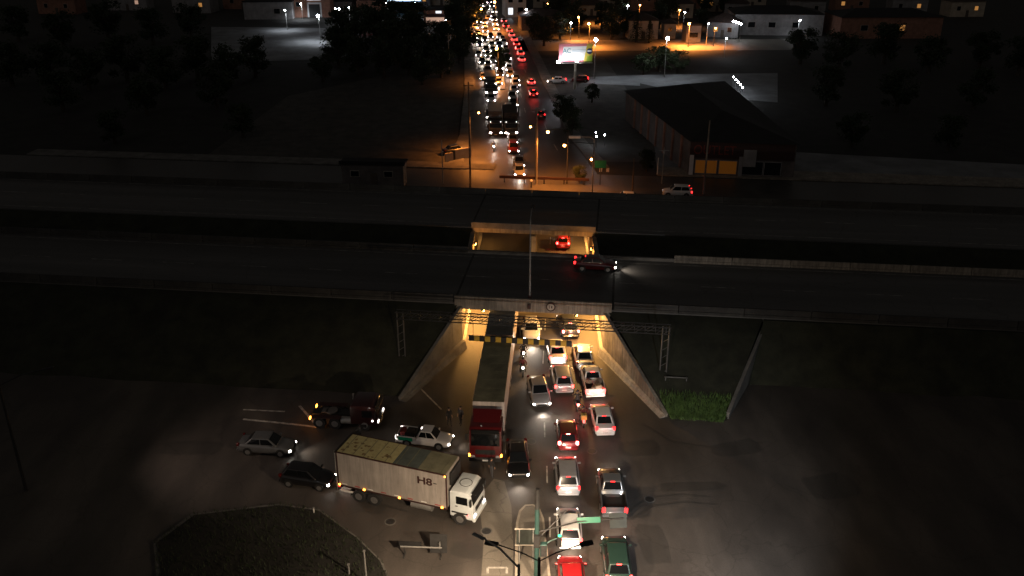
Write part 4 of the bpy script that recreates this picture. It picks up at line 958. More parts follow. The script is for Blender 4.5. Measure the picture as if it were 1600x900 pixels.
for x in (-1.2, 1.25): put('foot', B().box((x, 0, .03), (.1, .7, .06)).box((x, 0, .4), (.07, .07, .8)), 'steel_dark', t)
put('bar', B().tube((-1.45, -.06, .75), (1.35, -.06, .75), .055, .055, 8), 'post_grey', t)
put('dark_board', B().box((-.8, .1, .85), (1.5, .04, .4)), 'post_black', t)
pn = put('dark_panel', B().box((1.1, .14, .95), (1.15, .06, 1.35), 0, R(-12)), 'post_black', t); put('bracket', B().box((1.2, .02, .9), (.1, .16, .5)), 'steel', pn)
for (x, y, h, lab) in ((573, 912, 2.5, 'thin pale post at the edge of the dark grass corner'), (546, 900, .8, 'short pale stake in the dark grass corner')):
    t = thing('marker_post', lab, 'post', (*G(x, y), .15)); put('shaft', B().tube((0, 0, 0), (0, 0, h), .06, .05, 6), 'post_grey', t); put('cap', B().box((0, 0, h), (.14, .14, .06)), 'post_grey', t)
t = thing('marker_post', 'tiny white kerb reflector at the tip of dark grass corner', 'post', (*G(491, 804), .1)); put('shaft', B().tube((0, 0, 0), (0, 0, .5), .05, .05, 6), 'sign_white', t); put('cap', B().box((0, 0, .5), (.12, .12, .05)), 'post_grey', t)
# cool street lamp nearer than the frame's lower edge, lighting the empty asphalt at right
t = thing('street_lamp', 'tall street lamp with cool light nearer than the empty asphalt at right', 'street lamp', (16.0, 29.5, 0))
put('pole', B().tube((0, 0, 0), (0, 0, 9.0), .12, .08, 8), 'post_black', t)
put('lamp_arm', B().path([(0, 0, 8.9), (-.4, 1.2, 9.3), (-.8, 2.4, 9.4)], .05), 'post_black', t)
hd = put('lamp_head', B().box((-.9, 2.8, 9.4), (.3, .8, .14), R(14)).mesh('lamp_head', None, .04, 1), 'post_black', t); put('lens', B().box((-.9, 2.8, 9.343), (.2, .6, .03), R(14)), 'lamp_led', hd)
light('SPOT', (-.9, 2.8, 9.2), 13500, (.90, .94, 1.0), t, (-.12, 1.0, -.42), R(62), 1.0, .15)
# street lamp over the left road, well left of the truck
t = thing('street_lamp', 'street lamp over the left road, far left of the silver car', 'street lamp', (-36.0, 55.5, 0))
put('pole', B().tube((0, 0, 0), (0, 0, 9.0), .12, .08, 8), 'post_black', t)
put('lamp_arm', B().path([(0, 0, 8.9), (1.2, .8, 9.3), (2.4, 1.4, 9.4)], .05), 'post_black', t)
hd = put('lamp_head', B().box((2.8, 1.6, 9.4), (.8, .3, .14), R(28)).mesh('lamp_head', None, .04, 1), 'post_black', t); put('lens', B().box((2.8, 1.6, 9.343), (.6, .2, .03), R(28)), 'lamp_warm', hd)
light('SPOT', (2.8, 1.6, 9.2), 2300, (1.0, .74, .60), t, (1.7, .45, -.75), R(88), 1.0, .15)

# ------------------------------------------------------------------ beyond the highway: posts and lamps
def mast(px, py, h, label, m='post_grey', r=.1, cat='pole', name='utility_pole', cross=True):
    t = thing(name, label, cat, (*G(px, py), 0)); put('shaft', B().tube((0, 0, -.05), (0, 0, h), r, r * .6, 8), m, t)
    if cross: put('cross_arm', B().box((0, 0, h - .5), (1.5, .1, .1)).box((0, 0, h - .8), (.25, .25, .3)), m, t)
    return t
mast(838, 288, 11.6, 'tall pale utility pole right of the avenue near the frontage street', 'concrete', .16)
mast(735, 292, 15.5, 'tall dark utility pole left of the avenue near the frontage street', 'wood_post', .15)
mast(692, 286, 6.6, 'slim grey pole left of the low orange-lit wall', 'post_grey', .08, cross=False)
mast(810, 181, 8.0, 'dark utility pole on the avenue beside the oncoming queue', 'wood_post', .14)
mast(988, 302, 5.2, 'short dark wooden post beside the half hidden white car', 'wood_post', .14, cross=False)
mast(1034, 287, 5.6, 'slim grey post left of the white frontage car', 'post_grey', .09)
mast(1027, 272, 2.6, 'thin white marker post left of the frontage car', 'sign_white', .09, cross=False)
mast(1099, 303, 10.8, 'tall pale leaning pole in front of the outlet building', 'concrete', .17, cross=False)
mast(1062, 248, 3.0, 'thin grey pole beside the outlet building side wall', 'post_grey', .07, cross=False)
mast(702, 116, 9.5, 'pale post with bracket in front of the dark grove', 'concrete', .14)
def sodium(px, py, z, base, label, arm=(-1, 0), power=2600, lamp='lamp_sodium', col=SOD, size=150, bulb=.2):
    """street lamp: bulb at pixel (px, py) at height z; pole foot at plan offset base"""
    x, y = G(px, py, z); t = thing('street_lamp', label, 'street lamp', (x + base[0], y + base[1], 0))
    L = Vector((-base[0], -base[1], 0))
    pmat = 'post_grey' if lamp == 'lamp_led' else 'post_black'
    put('pole', B().tube((0, 0, 0), (0, 0, z + .2), .09, .06, 8), pmat, t)
    if L.length > .3: put('lamp_arm', B().path([(0, 0, z + .1), tuple(L * .5 + Vector((0, 0, z + .35))), tuple(L + Vector((0, 0, z + .25)))], .05), pmat, t)
    hd = put('lamp_head', B().box(tuple(L + Vector((0, 0, z + .22))), (.7, .4, .14)).mesh('lamp_head', None, .03, 1), 'steel_dark', t)
    put('bulb', B().ball(tuple(L + Vector((0, -.12, z))), bulb, 8), lamp, hd)
    light('SPOT', tuple(L + Vector((0, 0, z - .3))), power, col, t, (0, 0, -1), R(size), .8, .2)
sodium(856, 206, 8.0, (3.0, .3), 'orange sodium street lamp right of the tall pale utility pole', power=9000)
sodium(882, 227, 7.6, (4.2, .5), 'orange lamp on a curved arm left of the green sign', power=7000)
sodium(829, 198, 8.2, (.8, .2), 'small orange lamp left of the tall pale utility pole', power=200, bulb=.14)
sodium(776, 76, 7.5, (.3, 1.5), 'orange lamp standing among the oncoming cars on the avenue', power=9000, bulb=.28)
sodium(920, 37, 6.4, (.3, .8), 'orange street lamp behind the billboard on back street', power=32000, bulb=.34)
sodium(1077, 37, 6.4, (.3, .8), 'orange street lamp on the back street right of the big house', power=60000, bulb=.34)
sodium(773, 3, 8.0, (.3, .8), 'farthest orange street lamp at the top of the avenue', power=20000, bulb=.34)
sodium(752, 14, 7.0, (-3, .5), 'orange street lamp left of the avenue near the top', power=30000, bulb=.25)
sodium(904, 27, 6.0, (.3, .8), 'low orange lamp among the trees above the billboard', power=20000, bulb=.25)
sodium(748, 176, 7.0, (-1.5, .4), 'orange lamp at the left kerb of the avenue beside the far lorry', power=9000, bulb=.14)
for px, py, z, lab, pw in ((931, 62, 9.0, 'white floodlight post right of the billboard', 4200), (1043, 60, 9.0, 'brightest white floodlight post behind the outlet building', 5200), (497, 25, 7.0, 'white lamp post in the pale depot yard at upper left', 13000),
                       (545, 12, 6.0, 'white lamp near the dim brown wall at upper left', 1500), (709, 6, 7.0, 'white lamp above the reddish shop sign', 1500), (445, 16, 6.0, 'white lamp at the far left depot wall', 1800), (822, 15, 6.0, 'white lamp right of the pale building by the avenue', 900), (1107, 37, 6.0, 'white lamp right of the orange back street lamp', 250)):
    sodium(px, py, z, (0, .9), lab, power=pw, lamp='lamp_led', col=LEDC, size=150, bulb=.42 if pw > 4000 else .24)
for k in range(5):
    x, y = G(1146 + k * 3.6, 121 + k * 4.0, 2.5); t = thing('string_lamp', ['first', 'second', 'third', 'fourth', 'fifth'][k] + ' lamp from the back in the row at service lot', 'lamp', (x, y, 0))
    put('post', B().tube((0, 0, 0), (0, 0, 2.6), .04, .04, 6), 'post_grey', t); put('bulb', B().ball((0, 0, 2.6), .16, 8), 'lamp_led', t)
for k in range(4):
    x, y = G(1146 + k * 4, 33 + k * 1.4, 5.0); t = thing('string_lamp', ['leftmost', 'second', 'third', 'rightmost'][k] + ' lamp in the row under the eaves at upper right', 'lamp', (x, y, 0))
    put('post', B().tube((0, 0, 0), (0, 0, 5), .05, .05, 6), 'post_grey', t); put('bulb', B().ball((0, 0, 5), .24, 8), 'lamp_led', t)
for k, (px, py) in enumerate(((931, 207), (932, 213), (945, 211))):
    x, y = G(px, py, 2.0); t = thing('garden_lamp', ['upper of the paired white lamps on the dark lawn', 'lower of the paired white lamps on the dark lawn', 'single white lamp right of the pair on the dark lawn'][k], 'lamp', (x, y, 0))
    put('post', B().tube((0, 0, 0), (0, 0, 2), .04, .04, 6), 'post_black', t); put('bulb', B().ball((0, 0, 2), .11, 8), 'lamp_led', t)
x, y = G(580, 29, 4); t = thing('signal_lamp', 'small red light in the dark grove at upper left', 'lamp', (x, y, 0)); put('post', B().tube((0, 0, 0), (0, 0, 4), .06, .06, 6), 'post_black', t); put('bulb', B().ball((0, 0, 4.2), .38, 8), 'lamp_redlight', t)
x, y = G(606, 28, 3); t = thing('wall_lamp', 'small white lamp beside the orange kiosk at upper left', 'lamp', (x, y, 0)); put('post', B().tube((0, 0, 0), (0, 0, 3), .06, .06, 6), 'post_black', t); put('bulb', B().ball((0, 0, 3.1), .25, 8), 'lamp_led', t)
for k, (px, py) in enumerate(((524, 14.5), (530, 14.5), (520, 1))):
    x, y = G(px, py, 4); t = thing('wall_lamp', ['left of two small white lamps on the dark building', 'right of two small white lamps on the dark building', 'white lamp above the paired lamps at upper left'][k], 'lamp', (x, y, 0)); put('post', B().tube((0, 0, 0), (0, 0, 4), .06, .06, 6), 'post_black', t); put('bulb', B().ball((0, 0, 4.1), .24, 8), 'lamp_led', t)
# amber signal, green sign and flat overhead lamp at the frontage junction
t = thing('traffic_signal', 'amber traffic signal with green street sign at the frontage junction', 'traffic signal', (*G(926, 289), 0))
put('pole', B().tube((0, 0, 0), (0, 0, 7.0), .11, .08, 8), 'post_grey', t)
put('arm', B().path([(0, 0, 6.9), (-.5, 0, 7.3), (-2.0, 0, 7.35)], .06), 'post_grey', t)
put('overhead_panel', B().box((-2.9, 0, 7.3), (1.7, .5, .3)), 'sign_white', t)
hd = put('signal_head', B().box((-.35, -.1, 4.0), (.35, .3, 1.0)), 'post_black', t); put('amber_lens', B().ball((-.35, -.3, 4.0), .17, 8), 'lamp_sodium', hd)
put('green_sign', B().box((1.05, 0, 3.2), (1.7, .06, 1.15)), 'sign_teal', t)
put('sign_post', B().tube((1.1, .05, 0), (1.1, .05, 3.7), .06, .06, 6), 'post_black', t)
light('POINT', (.6, -2.2, 4.2), 40, SOD, t, radius=.15)
# dark low beam across the avenue mouth, and small white bollard lamp
t = thing('road_barrier', 'long dark low rail across the mouth of the avenue behind the highway', 'barrier', (*G(850, 287), 0), -HA)
put('rail', B().box((0, 0, .85), (13.5, .2, .4)), 'letter_dark', t)
for x in (-6, -3, 0, 3, 6): put('post', B().box((x, .05, .4), (.16, .16, .8)), 'post_black', t)
t = thing('bollard_lamp', 'small round white bollard before the long dark rail', 'bollard', (*G(830, 293), 0)); put('post', B().tube((0, 0, 0), (0, 0, .9), .12, .1, 8), 'post_black', t); put('globe', B().ball((0, 0, 1.05), .2, 8), 'sign_white', t)

# billboard
bx, by = G(898, 139)
t = thing('billboard', 'lit billboard on a pale post with pink, white, yellow and green panel', 'billboard', (bx, by, 0), R(4))
put('post', B().tube((0, 0, 0), (0, 0, 6.2), .32, .28, 12), 'concrete_pale', t)
put('catwalk', B().box((0, -.5, 5.75), (7.3, .9, .12)), 'steel', t)
fr = put('panel', B().box((0, 0, 7.85), (7.3, .4, 3.8)), 'print_pink', t)
put('white_field', B().add([(-3.05, -.212, 6.3), (2.1, -.212, 6.3), (2.55, -.212, 9.25), (-2.7, -.212, 9.15)], [(0, 1, 2, 3)]), 'print_white', fr)
put('yellow_field', B().add([(1.75, -.222, 5.96), (3.64, -.222, 5.96), (3.64, -.222, 9.74), (2.4, -.222, 9.74)], [(0, 1, 2, 3)]), 'print_yellow', fr)
put('lime_field', B().add([(2.35, -.230, 5.97), (3.64, -.230, 5.97), (3.64, -.230, 7.3), (2.5, -.230, 7.1)], [(0, 1, 2, 3)]), 'print_lime', fr)
put('badge', B().tube((2.95, -.21, 8.15), (2.95, -.26, 8.15), .62, .62, 20), 'print_navy', fr)
put('badge_bar', B().box((2.95, -.27, 8.2), (.9, .02, .34)), 'print_white', fr)
o = put('lettering', text_mesh('AC', 1.35, .01), 'print_teal', fr, (-1.95, -.23, 8.25)); o.rotation_euler = (R(90), 0, 0)
put('faint_lettering', B().box((.7, -.225, 8.3), (3.0, .012, .55)).box((-.3, -.225, 7.1), (4.0, .012, .3)), 'print_faint', fr)
for x in (-3.9, 0.2):
    fl = put('floodlight', B().box((x, -1.3, 5.9), (.45, .4, .3)), 'steel_dark', t); put('lens', B().ball((x, -1.25, 6.1), .34 if x < 0 else .2, 8), 'lamp_led', fl)
    light('SPOT', (x + .4, -2.6, 6.2), 300, (1.0, .94, .9), t, (-x * .55, 2.2, 1.2), R(125), .8, .2)

# ------------------------------------------------------------------ buildings
def house(name, label, loc, w, d, h, rz, wallm, roofm, rise=1.6, wins=(), door=None, flat=False, cat='house', group=None):
    """loc = middle of the front edge; the front faces -y; wins: (x, z, w, h, pane material)"""
    t = thing(name, label, cat, (*loc, 0), rz, group)
    put('wall', B().box((0, d / 2, h / 2 - .1), (w, d, h + .2)), wallm, t)
    if flat:
        rf = put('roof', B().box((0, d / 2, h + .1), (w + .5, d + .5, .22)), roofm, t); put('parapet', B().box((0, -.2, h + .38), (w + .5, .12, .35)), roofm, rf)
    else:
        e = .5; k = min(w, d) * .48
        rf = B().add([(-w / 2 - e, -e, h), (w / 2 + e, -e, h), (w / 2 + e, d + e, h), (-w / 2 - e, d + e, h), (-w / 2 + k, d / 2, h + rise), (w / 2 - k, d / 2, h + rise)], [(0, 1, 5, 4), (1, 2, 5), (2, 3, 4, 5), (3, 0, 4), (0, 3, 2, 1)])
        put('roof', rf, roofm, t)
    for (x, z, ww, hh, pm) in wins:
        f = put('window', B().box((x, -.02, z), (ww + .16, .1, hh + .16)), 'concrete_pale', t); put('pane', B().box((x, -.06, z), (ww, .06, hh)), pm, f)
    if door is not None:
        dr = put('door', B().box((door, -.03, 1.05), (1.0, .1, 2.1)), 'wood_post', t); put('handle', B().box((door + .35, -.1, 1.0), (.06, .06, .14)), 'steel', dr)
    return t
# outlet building with a big dark roof
oa, ob, oc, od = Vector((27.3, 136)), Vector((43, 134)), Vector((42, 181)), Vector((21.6, 172))
t = thing('outlet_building', 'long building with black roof and dim red OUTLET lettering over orange windows', 'building')
put('wall', B().prism([oa, ob, oc, od], -.05, 5.4), 'wall_dim', t)
c0 = (oa + ob + oc + od) / 4
ov = [c0 + (p - c0) * 1.04 for p in (oa, ob, oc, od)]
r1, r2 = (oa + ob) / 2 * .72 + (oc + od) / 2 * .28, (oc + od) / 2 * .80 + (oa + ob) / 2 * .20
put('roof', B().add([(*p, 5.42) for p in ov] + [(*r1, 7.6), (*r2, 7.6)], [(0, 1, 4), (1, 2, 5, 4), (2, 3, 5), (3, 0, 4, 5), (0, 3, 2, 1)]), 'roof_black', t)
fa = math.atan2((ob - oa).y, (ob - oa).x)
fd = Vector((math.cos(fa), math.sin(fa))); fn = Vector((fd.y, -fd.x))
def onf(s, out=0.0): q = oa + fd * s + fn * out; return (q.x, q.y)
put('fascia', B().box((*onf(7.8, .12), 4.05), (15.6, .3, 2.5), fa), 'letter_dark', t)
o = put('lettering', text_mesh('OUTLET', 2.0, .03), 'letter_red', t, (*onf(3.7, .31), 4.0)); o.rotation_euler = (R(90), 0, fa); o.scale = (.86, 1, 1)
for s, w in ((2.6, 3.2), (5.9, 2.6), (9.6, 3.0), (12.6, 2.4)):
    f = put('window', B().box((*onf(s, .04), 1.35), (w + .2, .12, 2.2), fa), 'wall_grey', t); put('pane', B().box((*onf(s, .10), 1.35), (w, .06, 2.0), fa), 'window_orange' if s < 8 else 'pane_dark', f)
for s, m in ((.35, 'wall_white'), (7.75, 'wall_grey')): put('column', B().box((*onf(s, .25), 1.6), (.6, .5, 3.2), fa), m, t)
put('end_sign', B().box((*onf(9.0, .45), 3.0), (1.9, .3, 2.6), fa), 'wall_grey', t)
for k in range(7):
    q = oa + (od - oa) * (.1 + .12 * k); put('pilaster', B().box((q.x - .12, q.y, 2.7), (.3, .5, 5.3), math.atan2((od - oa).y, (od - oa).x) - R(90)), 'wall_brick', t)
# kiosk left of avenue
kx, ky = G(583, 292)
t = house('kiosk_building', 'flat-roofed grey box building with lit right side by the frontage street', (kx, ky), 9.2, 2.6, 3.4, R(-4), 'wall_dim', 'roof_black', flat=True, wins=[(-2.6, 2.0, 1.2, .8, 'pane_dark'), (2.4, 2.0, 1.2, .8, 'pane_dark')], door=.2, cat='building')
put('lit_side', B().box((4.63, 1.3, 1.6), (.06, 2.4, 3.0)), 'wall_cream', t)  # cream sheet puts the light on this side into the colour
wx, wy = G(717, 249)
t = thing('low_wall', 'low two-piece wall lit orange in front of the dark parked car', 'wall', (wx, wy, 0), R(38))
put('panel', B().box((-1.9, 0, .7), (1.5, .25, 1.4)), 'wall_cream', t); put('panel', B().box((.85, 0, .85), (3.2, .25, 1.7)), 'wall_cream', t); put('gate_post', B().box((-.95, 0, .8), (.3, .4, 1.6)), 'post_black', t)
def at(px, pyb): return G(px, pyb)
house('house', 'orange-lit cream house behind the dark conifers on the back street', at(1005, 61), 8.5, 8, 5.2, R(3), 'wall_cream', 'roof_tile', 1.8, [(1.9, 3.6, 1.4, 1.5, 'letter_dark'), (-2.4, 3.4, 1.0, 1.2, 'pane_dark')], 0)
house('house', 'narrow pale house right of the orange-lit cream house', at(1046, 60), 3.4, 6, 4.2, 0, 'wall_cream', 'roof_tile', 1, [(0, 2.6, 1, 1, 'pane_dark')], None)
house('house', 'reddish brick block rising at the top centre right', at(1006, 17), 9.5, 8, 6.0, 0, 'wall_brick', 'roof_tile', 1, [(-2, 4, 1, 1.2, 'pane_dark'), (1.6, 4, 1, 1.2, 'pane_dark')], None, cat='building')
house('house', 'long low orange-lit house above the billboard', at(927, 24), 11, 8, 3.4, R(5), 'wall_cream', 'roof_tile', 1.4, [(-3, 1.9, 1, 1, 'pane_dark'), (2, 1.9, 1, 1, 'window_dim')], -.6)
house('house', 'small orange-lit house left of the back street lamp', at(1066, 28), 7, 7, 4.6, R(-4), 'wall_cream', 'roof_tile', 1.4, [(-1.6, 2.6, 1.1, 1.2, 'window_dim'), (1.6, 2.6, 1.1, 1.2, 'pane_dark')], 0)
house('shop_building', 'pale white-lit building beside the top of the avenue', at(806, 27), 7, 9, 8.5, R(8), 'wall_white', 'roof_black', flat=True, wins=[(-1.8, 2, 1.6, 2.2, 'shop_white'), (1.6, 2, 1.8, 2.4, 'pane_dark'), (-1.8, 5.6, 1.4, 1.4, 'pane_dark'), (1.6, 5.6, 1.4, 1.4, 'pane_dark')], cat='building')
house('house', 'dark long house with red tiled roof behind the avenue trees at right', at(850, 48), 14, 9, 4.4, R(6), 'wall_dim', 'roof_tile', 1.6, [(-3, 2.2, 1.2, 1.2, 'pane_dark'), (3, 2.2, 1.2, 1.2, 'pane_dark')], 0)
house('shed_building', 'bluish steel-fronted shed near the orange back street lamp', at(1083, 66), 4.2, 5, 4.6, R(5), 'wall_grey', 'roof_black', flat=True, wins=[(0, 2, 2.4, 1.4, 'pane_dark')], cat='building')
house('house', 'house with pale gable under the lamp row at upper right', at(1128, 58), 9, 8, 4.2, R(-18), 'wall_grey', 'roof_tile', 2.2, [(-2, 2.2, 1.2, 1.3, 'window_dim'), (2, 2.2, 1.2, 1.3, 'pane_dark')], 0)
house('warehouse', 'long dim warehouse at the far upper right', at(1215, 55), 26, 14, 6, R(-4), 'wall_grey', 'roof_black', 1.8, [(-8, 3, 2, 1.5, 'pane_dark'), (-2, 3, 2, 1.5, 'pane_dark'), (5, 3, 2, 1.5, 'pane_dark')], 9, cat='building')
house('warehouse', 'dim brown warehouse right of the far upper right warehouse', at(1390, 60), 30, 14, 6, R(2), 'wall_brick', 'roof_black', 1.8, [(-8, 3, 2, 1.5, 'pane_dark'), (3, 3, 2, 1.5, 'window_dim')], -2, cat='building')
t = house('depot_building', 'reddish depot building with white-lit doorway at upper left', at(487, 27), 13, 10, 7.5, R(2), 'wall_brick', 'roof_black', flat=True, wins=[(1.2, 6.4, 4.6, 1.6, 'shop_white'), (-4.2, 4.2, 1.4, 1.4, 'pane_dark')], cat='building')
put('roller_door', B().box((1.2, -.05, 2.1), (3.6, .1, 4.2)), 'post_black', t); put('door_frame', B().box((-.95, -.12, 2.4), (.5, .2, 4.8)).box((3.35, -.12, 2.4), (.5, .2, 4.8)).box((1.2, -.12, 4.6), (4.8, .2, .5)), 'wall_white', t)
house('depot_building', 'dim brown walled building between the depot and blue canopy', at(587, 22), 13, 9, 4.6, 0, 'wall_brick', 'roof_black', flat=True, wins=[(-3, 2.4, .8, 1.2, 'pane_dark')], cat='building')
house('depot_building', 'dark low building left of the white wall lamp', at(534, 22), 7.5, 9, 4.2, 0, 'wall_dim', 'roof_black', flat=True, wins=[(0, 2.0, 1.2, 1.2, 'pane_dark')], cat='building')
house('depot_building', 'pale depot wall at the far left of the yard', at(420, 30), 16, 9, 5.5, R(3), 'wall_grey', 'roof_black', flat=True, wins=[(3, 2.6, 2, 1.6, 'pane_dark')], cat='building')
t = thing('station_canopy', 'blue and white lit service station canopy at the top left', 'canopy', (*at(632, 22), 0), R(4))
put('fascia', B().box((0, 4, 4.7), (12, 8, .9)), 'canopy_blue', t); put('light_strip', B().box((0, -.06, 4.55), (11.5, .1, .3)), 'shop_white', t)
for x in (-5, 5):
    for y in (1, 7): put('column', B().tube((x, y, 0), (x, y, 4.3), .2, .2, 8), 'wall_white', t)
t = house('shop_building', 'reddish shop with a glowing sign front above the dark grove', at(680, 38), 7.3, 8, 4.4, R(2), 'wall_brick', 'roof_black', flat=True, wins=[(0, 1.4, 5.8, 1.5, 'shop_warm'), (1.2, 3.8, 1.8, .7, 'shop_white')], cat='building')
put('sign_band', B().box((0, -.08, 2.8), (7.0, .12, .8)), 'letter_dark', t)
t = house('kiosk_building', 'tiny orange-lit kiosk right of the small white lamp', at(611, 31), 2.2, 2, 3.2, 0, 'wall_cream', 'roof_tile', .8, [(0, 1.6, 1.2, 1.2, 'window_dim')], cat='kiosk')
t = thing('sign_board', 'small white signboard strip in front of the dark grove', 'sign', (*G(680, 72), 0), R(2))
put('board', B().box((0, 0, 3.0), (3.4, .2, 1.0)), 'wall_grey', t); put('bright_end', B().box((-1.4, -.12, 3.0), (.5, .05, .9)), 'shop_warm', t)
for x in (-1.4, 1.4): put('post', B().tube((x, .05, 0), (x, .05, 2.6), .07, .07, 6), 'post_black', t)

BG = [(850, 12, 8, 5, 'wall_cream'), (885, 8, 9, 4.5, 'wall_brick'), (955, 14, 8, 4, 'wall_cream'), (1045, 12, 7, 6, 'wall_grey'), (1085, 14, 9, 5, 'wall_brick'), (1120, 18, 8, 4.5, 'wall_cream'), (1150, 24, 8, 4, 'wall_grey'), (1175, 12, 10, 5, 'wall_cream'),
      (1260, 25, 12, 5, 'wall_grey'), (1330, 18, 12, 5, 'wall_brick'), (1420, 22, 12, 5, 'wall_grey'), (1510, 26, 12, 5, 'wall_cream'), (655, 10, 8, 4.5, 'wall_grey'), (690, 8, 7, 4.5, 'wall_cream'), (725, 20, 5, 4, 'wall_brick'), (380, 14, 14, 5, 'wall_brick'), (300, 20, 14, 5, 'wall_grey'), (200, 16, 14, 5, 'wall_grey'), (90, 22, 14, 5, 'wall_brick')]
BN = ['cream house just right of the pale building beside the avenue', 'brick house between the avenue and the long orange-lit house', 'cream house between the long orange-lit house and brick block', 'tall grey house right of the reddish brick block', 'brick house above the orange back street lamp', 'cream house behind the pale gabled house', 'grey house above the lamp row at upper right', 'cream house rising behind the far upper right warehouse',
      'grey block beyond the warehouse, left of the far right row', 'brick block beyond the brown warehouse', 'grey block behind the brown warehouse at its right', 'cream block at the extreme upper right', 'grey house right of the blue canopy', 'cream house above the reddish shop', 'small brick house beside the avenue trees', 'brick hall left of the depot yard', 'grey hall second from the depot yard', 'grey hall third from the depot yard', 'brick hall at the extreme upper left']
for i, (px, py, w, h, wm) in enumerate(BG):
    r_ = random.Random(i * 7 + 1)
    house('house', BN[i], at(px, py), w, 7, h, R(r_.uniform(-8, 8)), wm, 'roof_tile', r_.uniform(1, 2), [(-w * .27, h * .55, 1.2, 1.3, r_.choice(['pane_dark', 'window_dim', 'pane_dark'])), (w * .25, h * .55, 1.2, 1.3, r_.choice(['pane_dark', 'pane_dark', 'window_dim', 'shop_warm']))], 0)
SMALL = [(856, 6, 'o', 9000, 'orange lamp before the cream house right of the avenue'), (935, 12, 'o', 14000, 'orange lamp on the long orange-lit house corner'), (1000, 8, 'o', 9000, 'orange lamp below the reddish brick block'), (1062, 16, 'o', 16000, 'orange lamp beside the small orange-lit house'), (1070, 19, 'w', 400, 'white lamp beside the small orange-lit house'), (981, 9, 'w', 500, 'white lamp left of the reddish brick block'),
         (1160, 20, 'o', 6000, 'orange lamp at the right edge of the houses'), (1118, 44, 'o', 5000, 'low orange lamp before the pale gabled house'), (1135, 60, 'w', 200, 'low white lamp in the yard of pale gabled house'), (892, 36, 'w', 250, 'white lamp low among the trees above the billboard'), (470, 6, 'w', 2500, 'white lamp over the depot doorway'), (650, 4, 'w', 1500, 'white lamp right of the blue canopy'), (697, 30, 'w', 250, 'white lamp at the right corner of reddish shop'), (740, 8, 'o', 15000, 'orange lamp left of the avenue top among houses'), (1250, 32, 'w', 500, 'white lamp by the far upper right warehouse'), (1385, 30, 'o', 5000, 'orange lamp by the brown warehouse'), (604, 6, 'w', 1500, 'white lamp left of the blue canopy')]
for px, py, c, pw, lab in SMALL: sodium(px, py, 5.0, (0, .7), lab, power=pw, lamp='lamp_led' if c == 'w' else 'lamp_sodium', col=LEDC if c == 'w' else SOD, bulb=.24)

# ------------------------------------------------------------------ trees
def tree_meshes(seed, conifer=False):
    rnd = random.Random(seed); cr = B(); tr = B()
    if conifer:
        tr.tube((0, 0, -.1), (0, 0, 1), .06, .01, 6)
        for k in range(900):
            z = rnd.random() ** 1.2; r = (1 - z) * .3 * (0.45 + .55 * rnd.random()) + .01; a = rnd.uniform(0, 6.283)
            p = Vector((r * math.cos(a), r * math.sin(a), .1 + z * .9)); d = Vector((math.cos(a), math.sin(a), -.5)) * rnd.uniform(.03, .07); s = Vector((-math.sin(a), math.cos(a), 0)) * .02
            cr.add([p - s, p + s, p + d], [(0, 1, 2)])
        return cr.mesh('crown'), tr.mesh('trunk')
    tr.tube((0, 0, -.05), (0, 0, .34), .05, .03, 7)
    clumps = []
    for k in range(30):
        a = rnd.uniform(0, 6.283); e = rnd.uniform(-.9, 1.0); rr = rnd.uniform(.08, .36)
        c = Vector((rr * math.cos(a) * math.cos(e * .9), rr * math.sin(a) * math.cos(e * .9), .56 + .40 * math.sin(e) + rnd.uniform(-.06, .06)))
        clumps.append((c, rnd.uniform(.07, .18))); tr.tube((0, 0, .26), tuple(c * .8 + Vector((0, 0, .06))), .014, .004, 4)
    for c, r in clumps:
        for k in range(110):
            d = Vector((rnd.gauss(0, 1), rnd.gauss(0, 1), rnd.gauss(0, .8))).normalized() * r * (rnd.random() ** .4) * rnd.uniform(.8, 1.2)
            p = c + d; n = Vector((rnd.gauss(0, 1), rnd.gauss(0, 1), rnd.gauss(0, 1))).normalized(); u = n.orthogonal().normalized(); w = n.cross(u); s = rnd.uniform(.016, .034)
            cr.add([p - u * s, p - w * s * .6, p + u * s, p + w * s * .6], [(0, 1, 2, 3)])
    return cr.mesh('crown'), tr.mesh('trunk')
TM = [tree_meshes(s) for s in (1, 2, 3)]; CM = tree_meshes(9, True)
def tree(x, y, h, label, group=None, m='leaf_dark', conifer=False, sx=1.0, k=0):
    t = thing('conifer_tree' if conifer else 'leafy_tree', label, 'tree', (x, y, 0), random.uniform(0, 6.28), group)
    c, tr = CM if conifer else TM[k % 3]
    t.scale = (h * sx, h * sx, h)
    put('crown', c, m, t); put('trunk', tr, 'bark', t)
rnd = random.Random(21)
GROVE = [(528, 90, 8), (540, 70, 10), (560, 95, 10), (590, 80, 11), (620, 100, 10), (645, 78, 11), (570, 60, 10), (610, 60, 11), (650, 55, 9), (530, 105, 9), (560, 118, 9), (600, 122, 10), (640, 118, 10), (670, 100, 9), (690, 85, 9),
         (715, 62, 10), (722, 50, 10), (728, 80, 9), (718, 98, 8), (505, 128, 7), (690, 122, 7), (660, 132, 7), (740, 40, 9), (712, 38, 9)]
for i, (x, y, h) in enumerate(sorted(GROVE)): tree(*G(x, y), h * rnd.uniform(.85, 1.1), ORD[i] + ' trunk from the left in the dark leafy grove left of the avenue', 'dark grove trees', sx=rnd.uniform(1.0, 1.4), k=i)
SIDE = [(400, 120, 9), (360, 135, 9), (310, 125, 10), (260, 140, 9), (200, 128, 10), (140, 140, 9), (80, 130, 9), (20, 135, 10), (340, 170, 8), (230, 180, 8), (100, 175, 8), (300, 60, 10), (240, 70, 10), (170, 62, 11), (100, 75, 10), (30, 65, 10), (380, 215, 6), (180, 225, 6)]
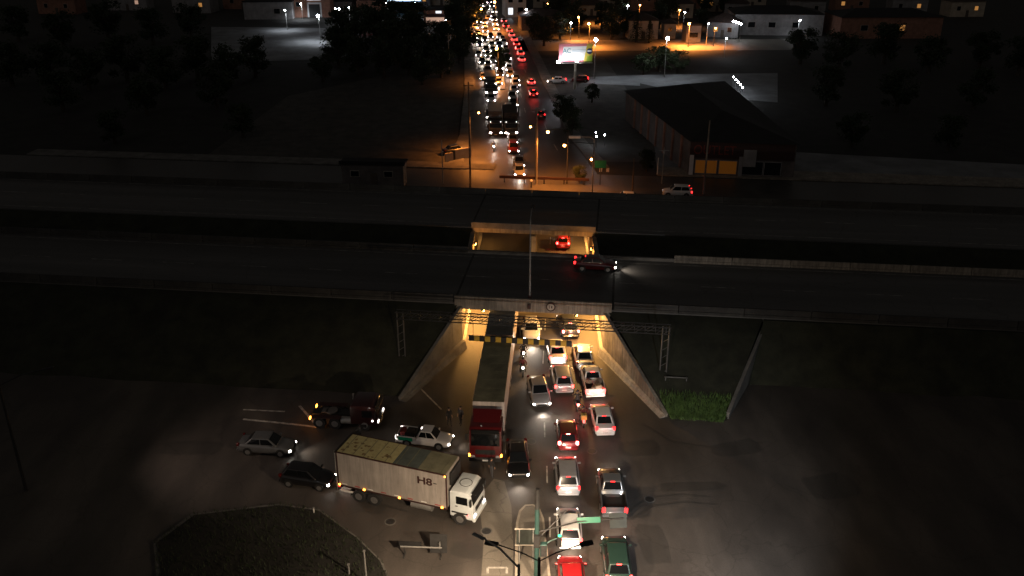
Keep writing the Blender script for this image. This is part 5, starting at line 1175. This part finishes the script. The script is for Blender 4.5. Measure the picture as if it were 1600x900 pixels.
for i, (x, y, h) in enumerate(sorted(SIDE)): tree(*G(x, y), h, ORD[i] + ' dark tree from the left edge, in the unlit land left of the grove', 'dark trees far left', sx=1.2, k=i)
SIDE2 = [(1250, 100, 9), (1310, 110, 9), (1380, 100, 10), (1450, 115, 9), (1530, 105, 9), (1590, 118, 9), (1290, 165, 8), (1400, 175, 8), (1520, 170, 8), (1330, 230, 6), (1480, 235, 6)]
for i, (x, y, h) in enumerate(sorted(SIDE2)): tree(*G(x, y), h, ORD[i] + ' dark tree from the left in the unlit land right of the outlet building', 'dark trees far right', sx=1.2, k=i)
for i, (x, y, h, l) in enumerate(((1005, 116, 5, 'pale bush-like tree behind the ridge of the outlet roof, left of three'), (1030, 112, 6, 'pale bush-like tree at the foot of the brightest floodlight post'), (1058, 114, 5, 'pale bush-like tree behind the outlet roof, right of three'))): tree(*G(x, y), h, l, None, 'leaf_pale', sx=1.5, k=i)
for i, (x, y, h, l) in enumerate(((925, 160, 4, 'round bush on the dark lawn below the billboard'), (893, 212, 5, 'dark tree on the lawn left of three white lamps'), (880, 190, 5, 'dark tree at the lawn edge beside the avenue'), (782, 112, 6, 'small green tree in the avenue median among the cars'), (1010, 268, 3.5, 'dark bush between the frontage posts'), (905, 285, 2.5, 'low dark shrub beneath the green street sign'))): tree(*G(x, y), h, l, None, 'leaf_dark' if i != 3 else 'leaf_pale', sx=1.1, k=i)
for i, (x, y, h, l) in enumerate(((994, 66, 9, 'tall dark conifer before the orange-lit cream house'), (1014, 67, 6.5, 'shorter dark conifer before the orange-lit cream house'))): tree(*G(x, y), h, l, None, 'leaf_dark', True)
for i, (x, y, h) in enumerate(sorted(((850, 72, 8), (875, 62, 8), (895, 50, 9), (860, 38, 8), (835, 58, 7), (955, 62, 8), (975, 58, 8), (940, 45, 8), (1030, 45, 8), (1095, 50, 7), (1100, 20, 8), (1130, 22, 9), (965, 32, 8), (875, 20, 9), (1045, 30, 8), (905, 45, 6)))): tree(*G(x, y), h, ORD[i] + ' dark tree from the left among the houses right of the avenue', 'trees among the houses', sx=1.1, k=i)
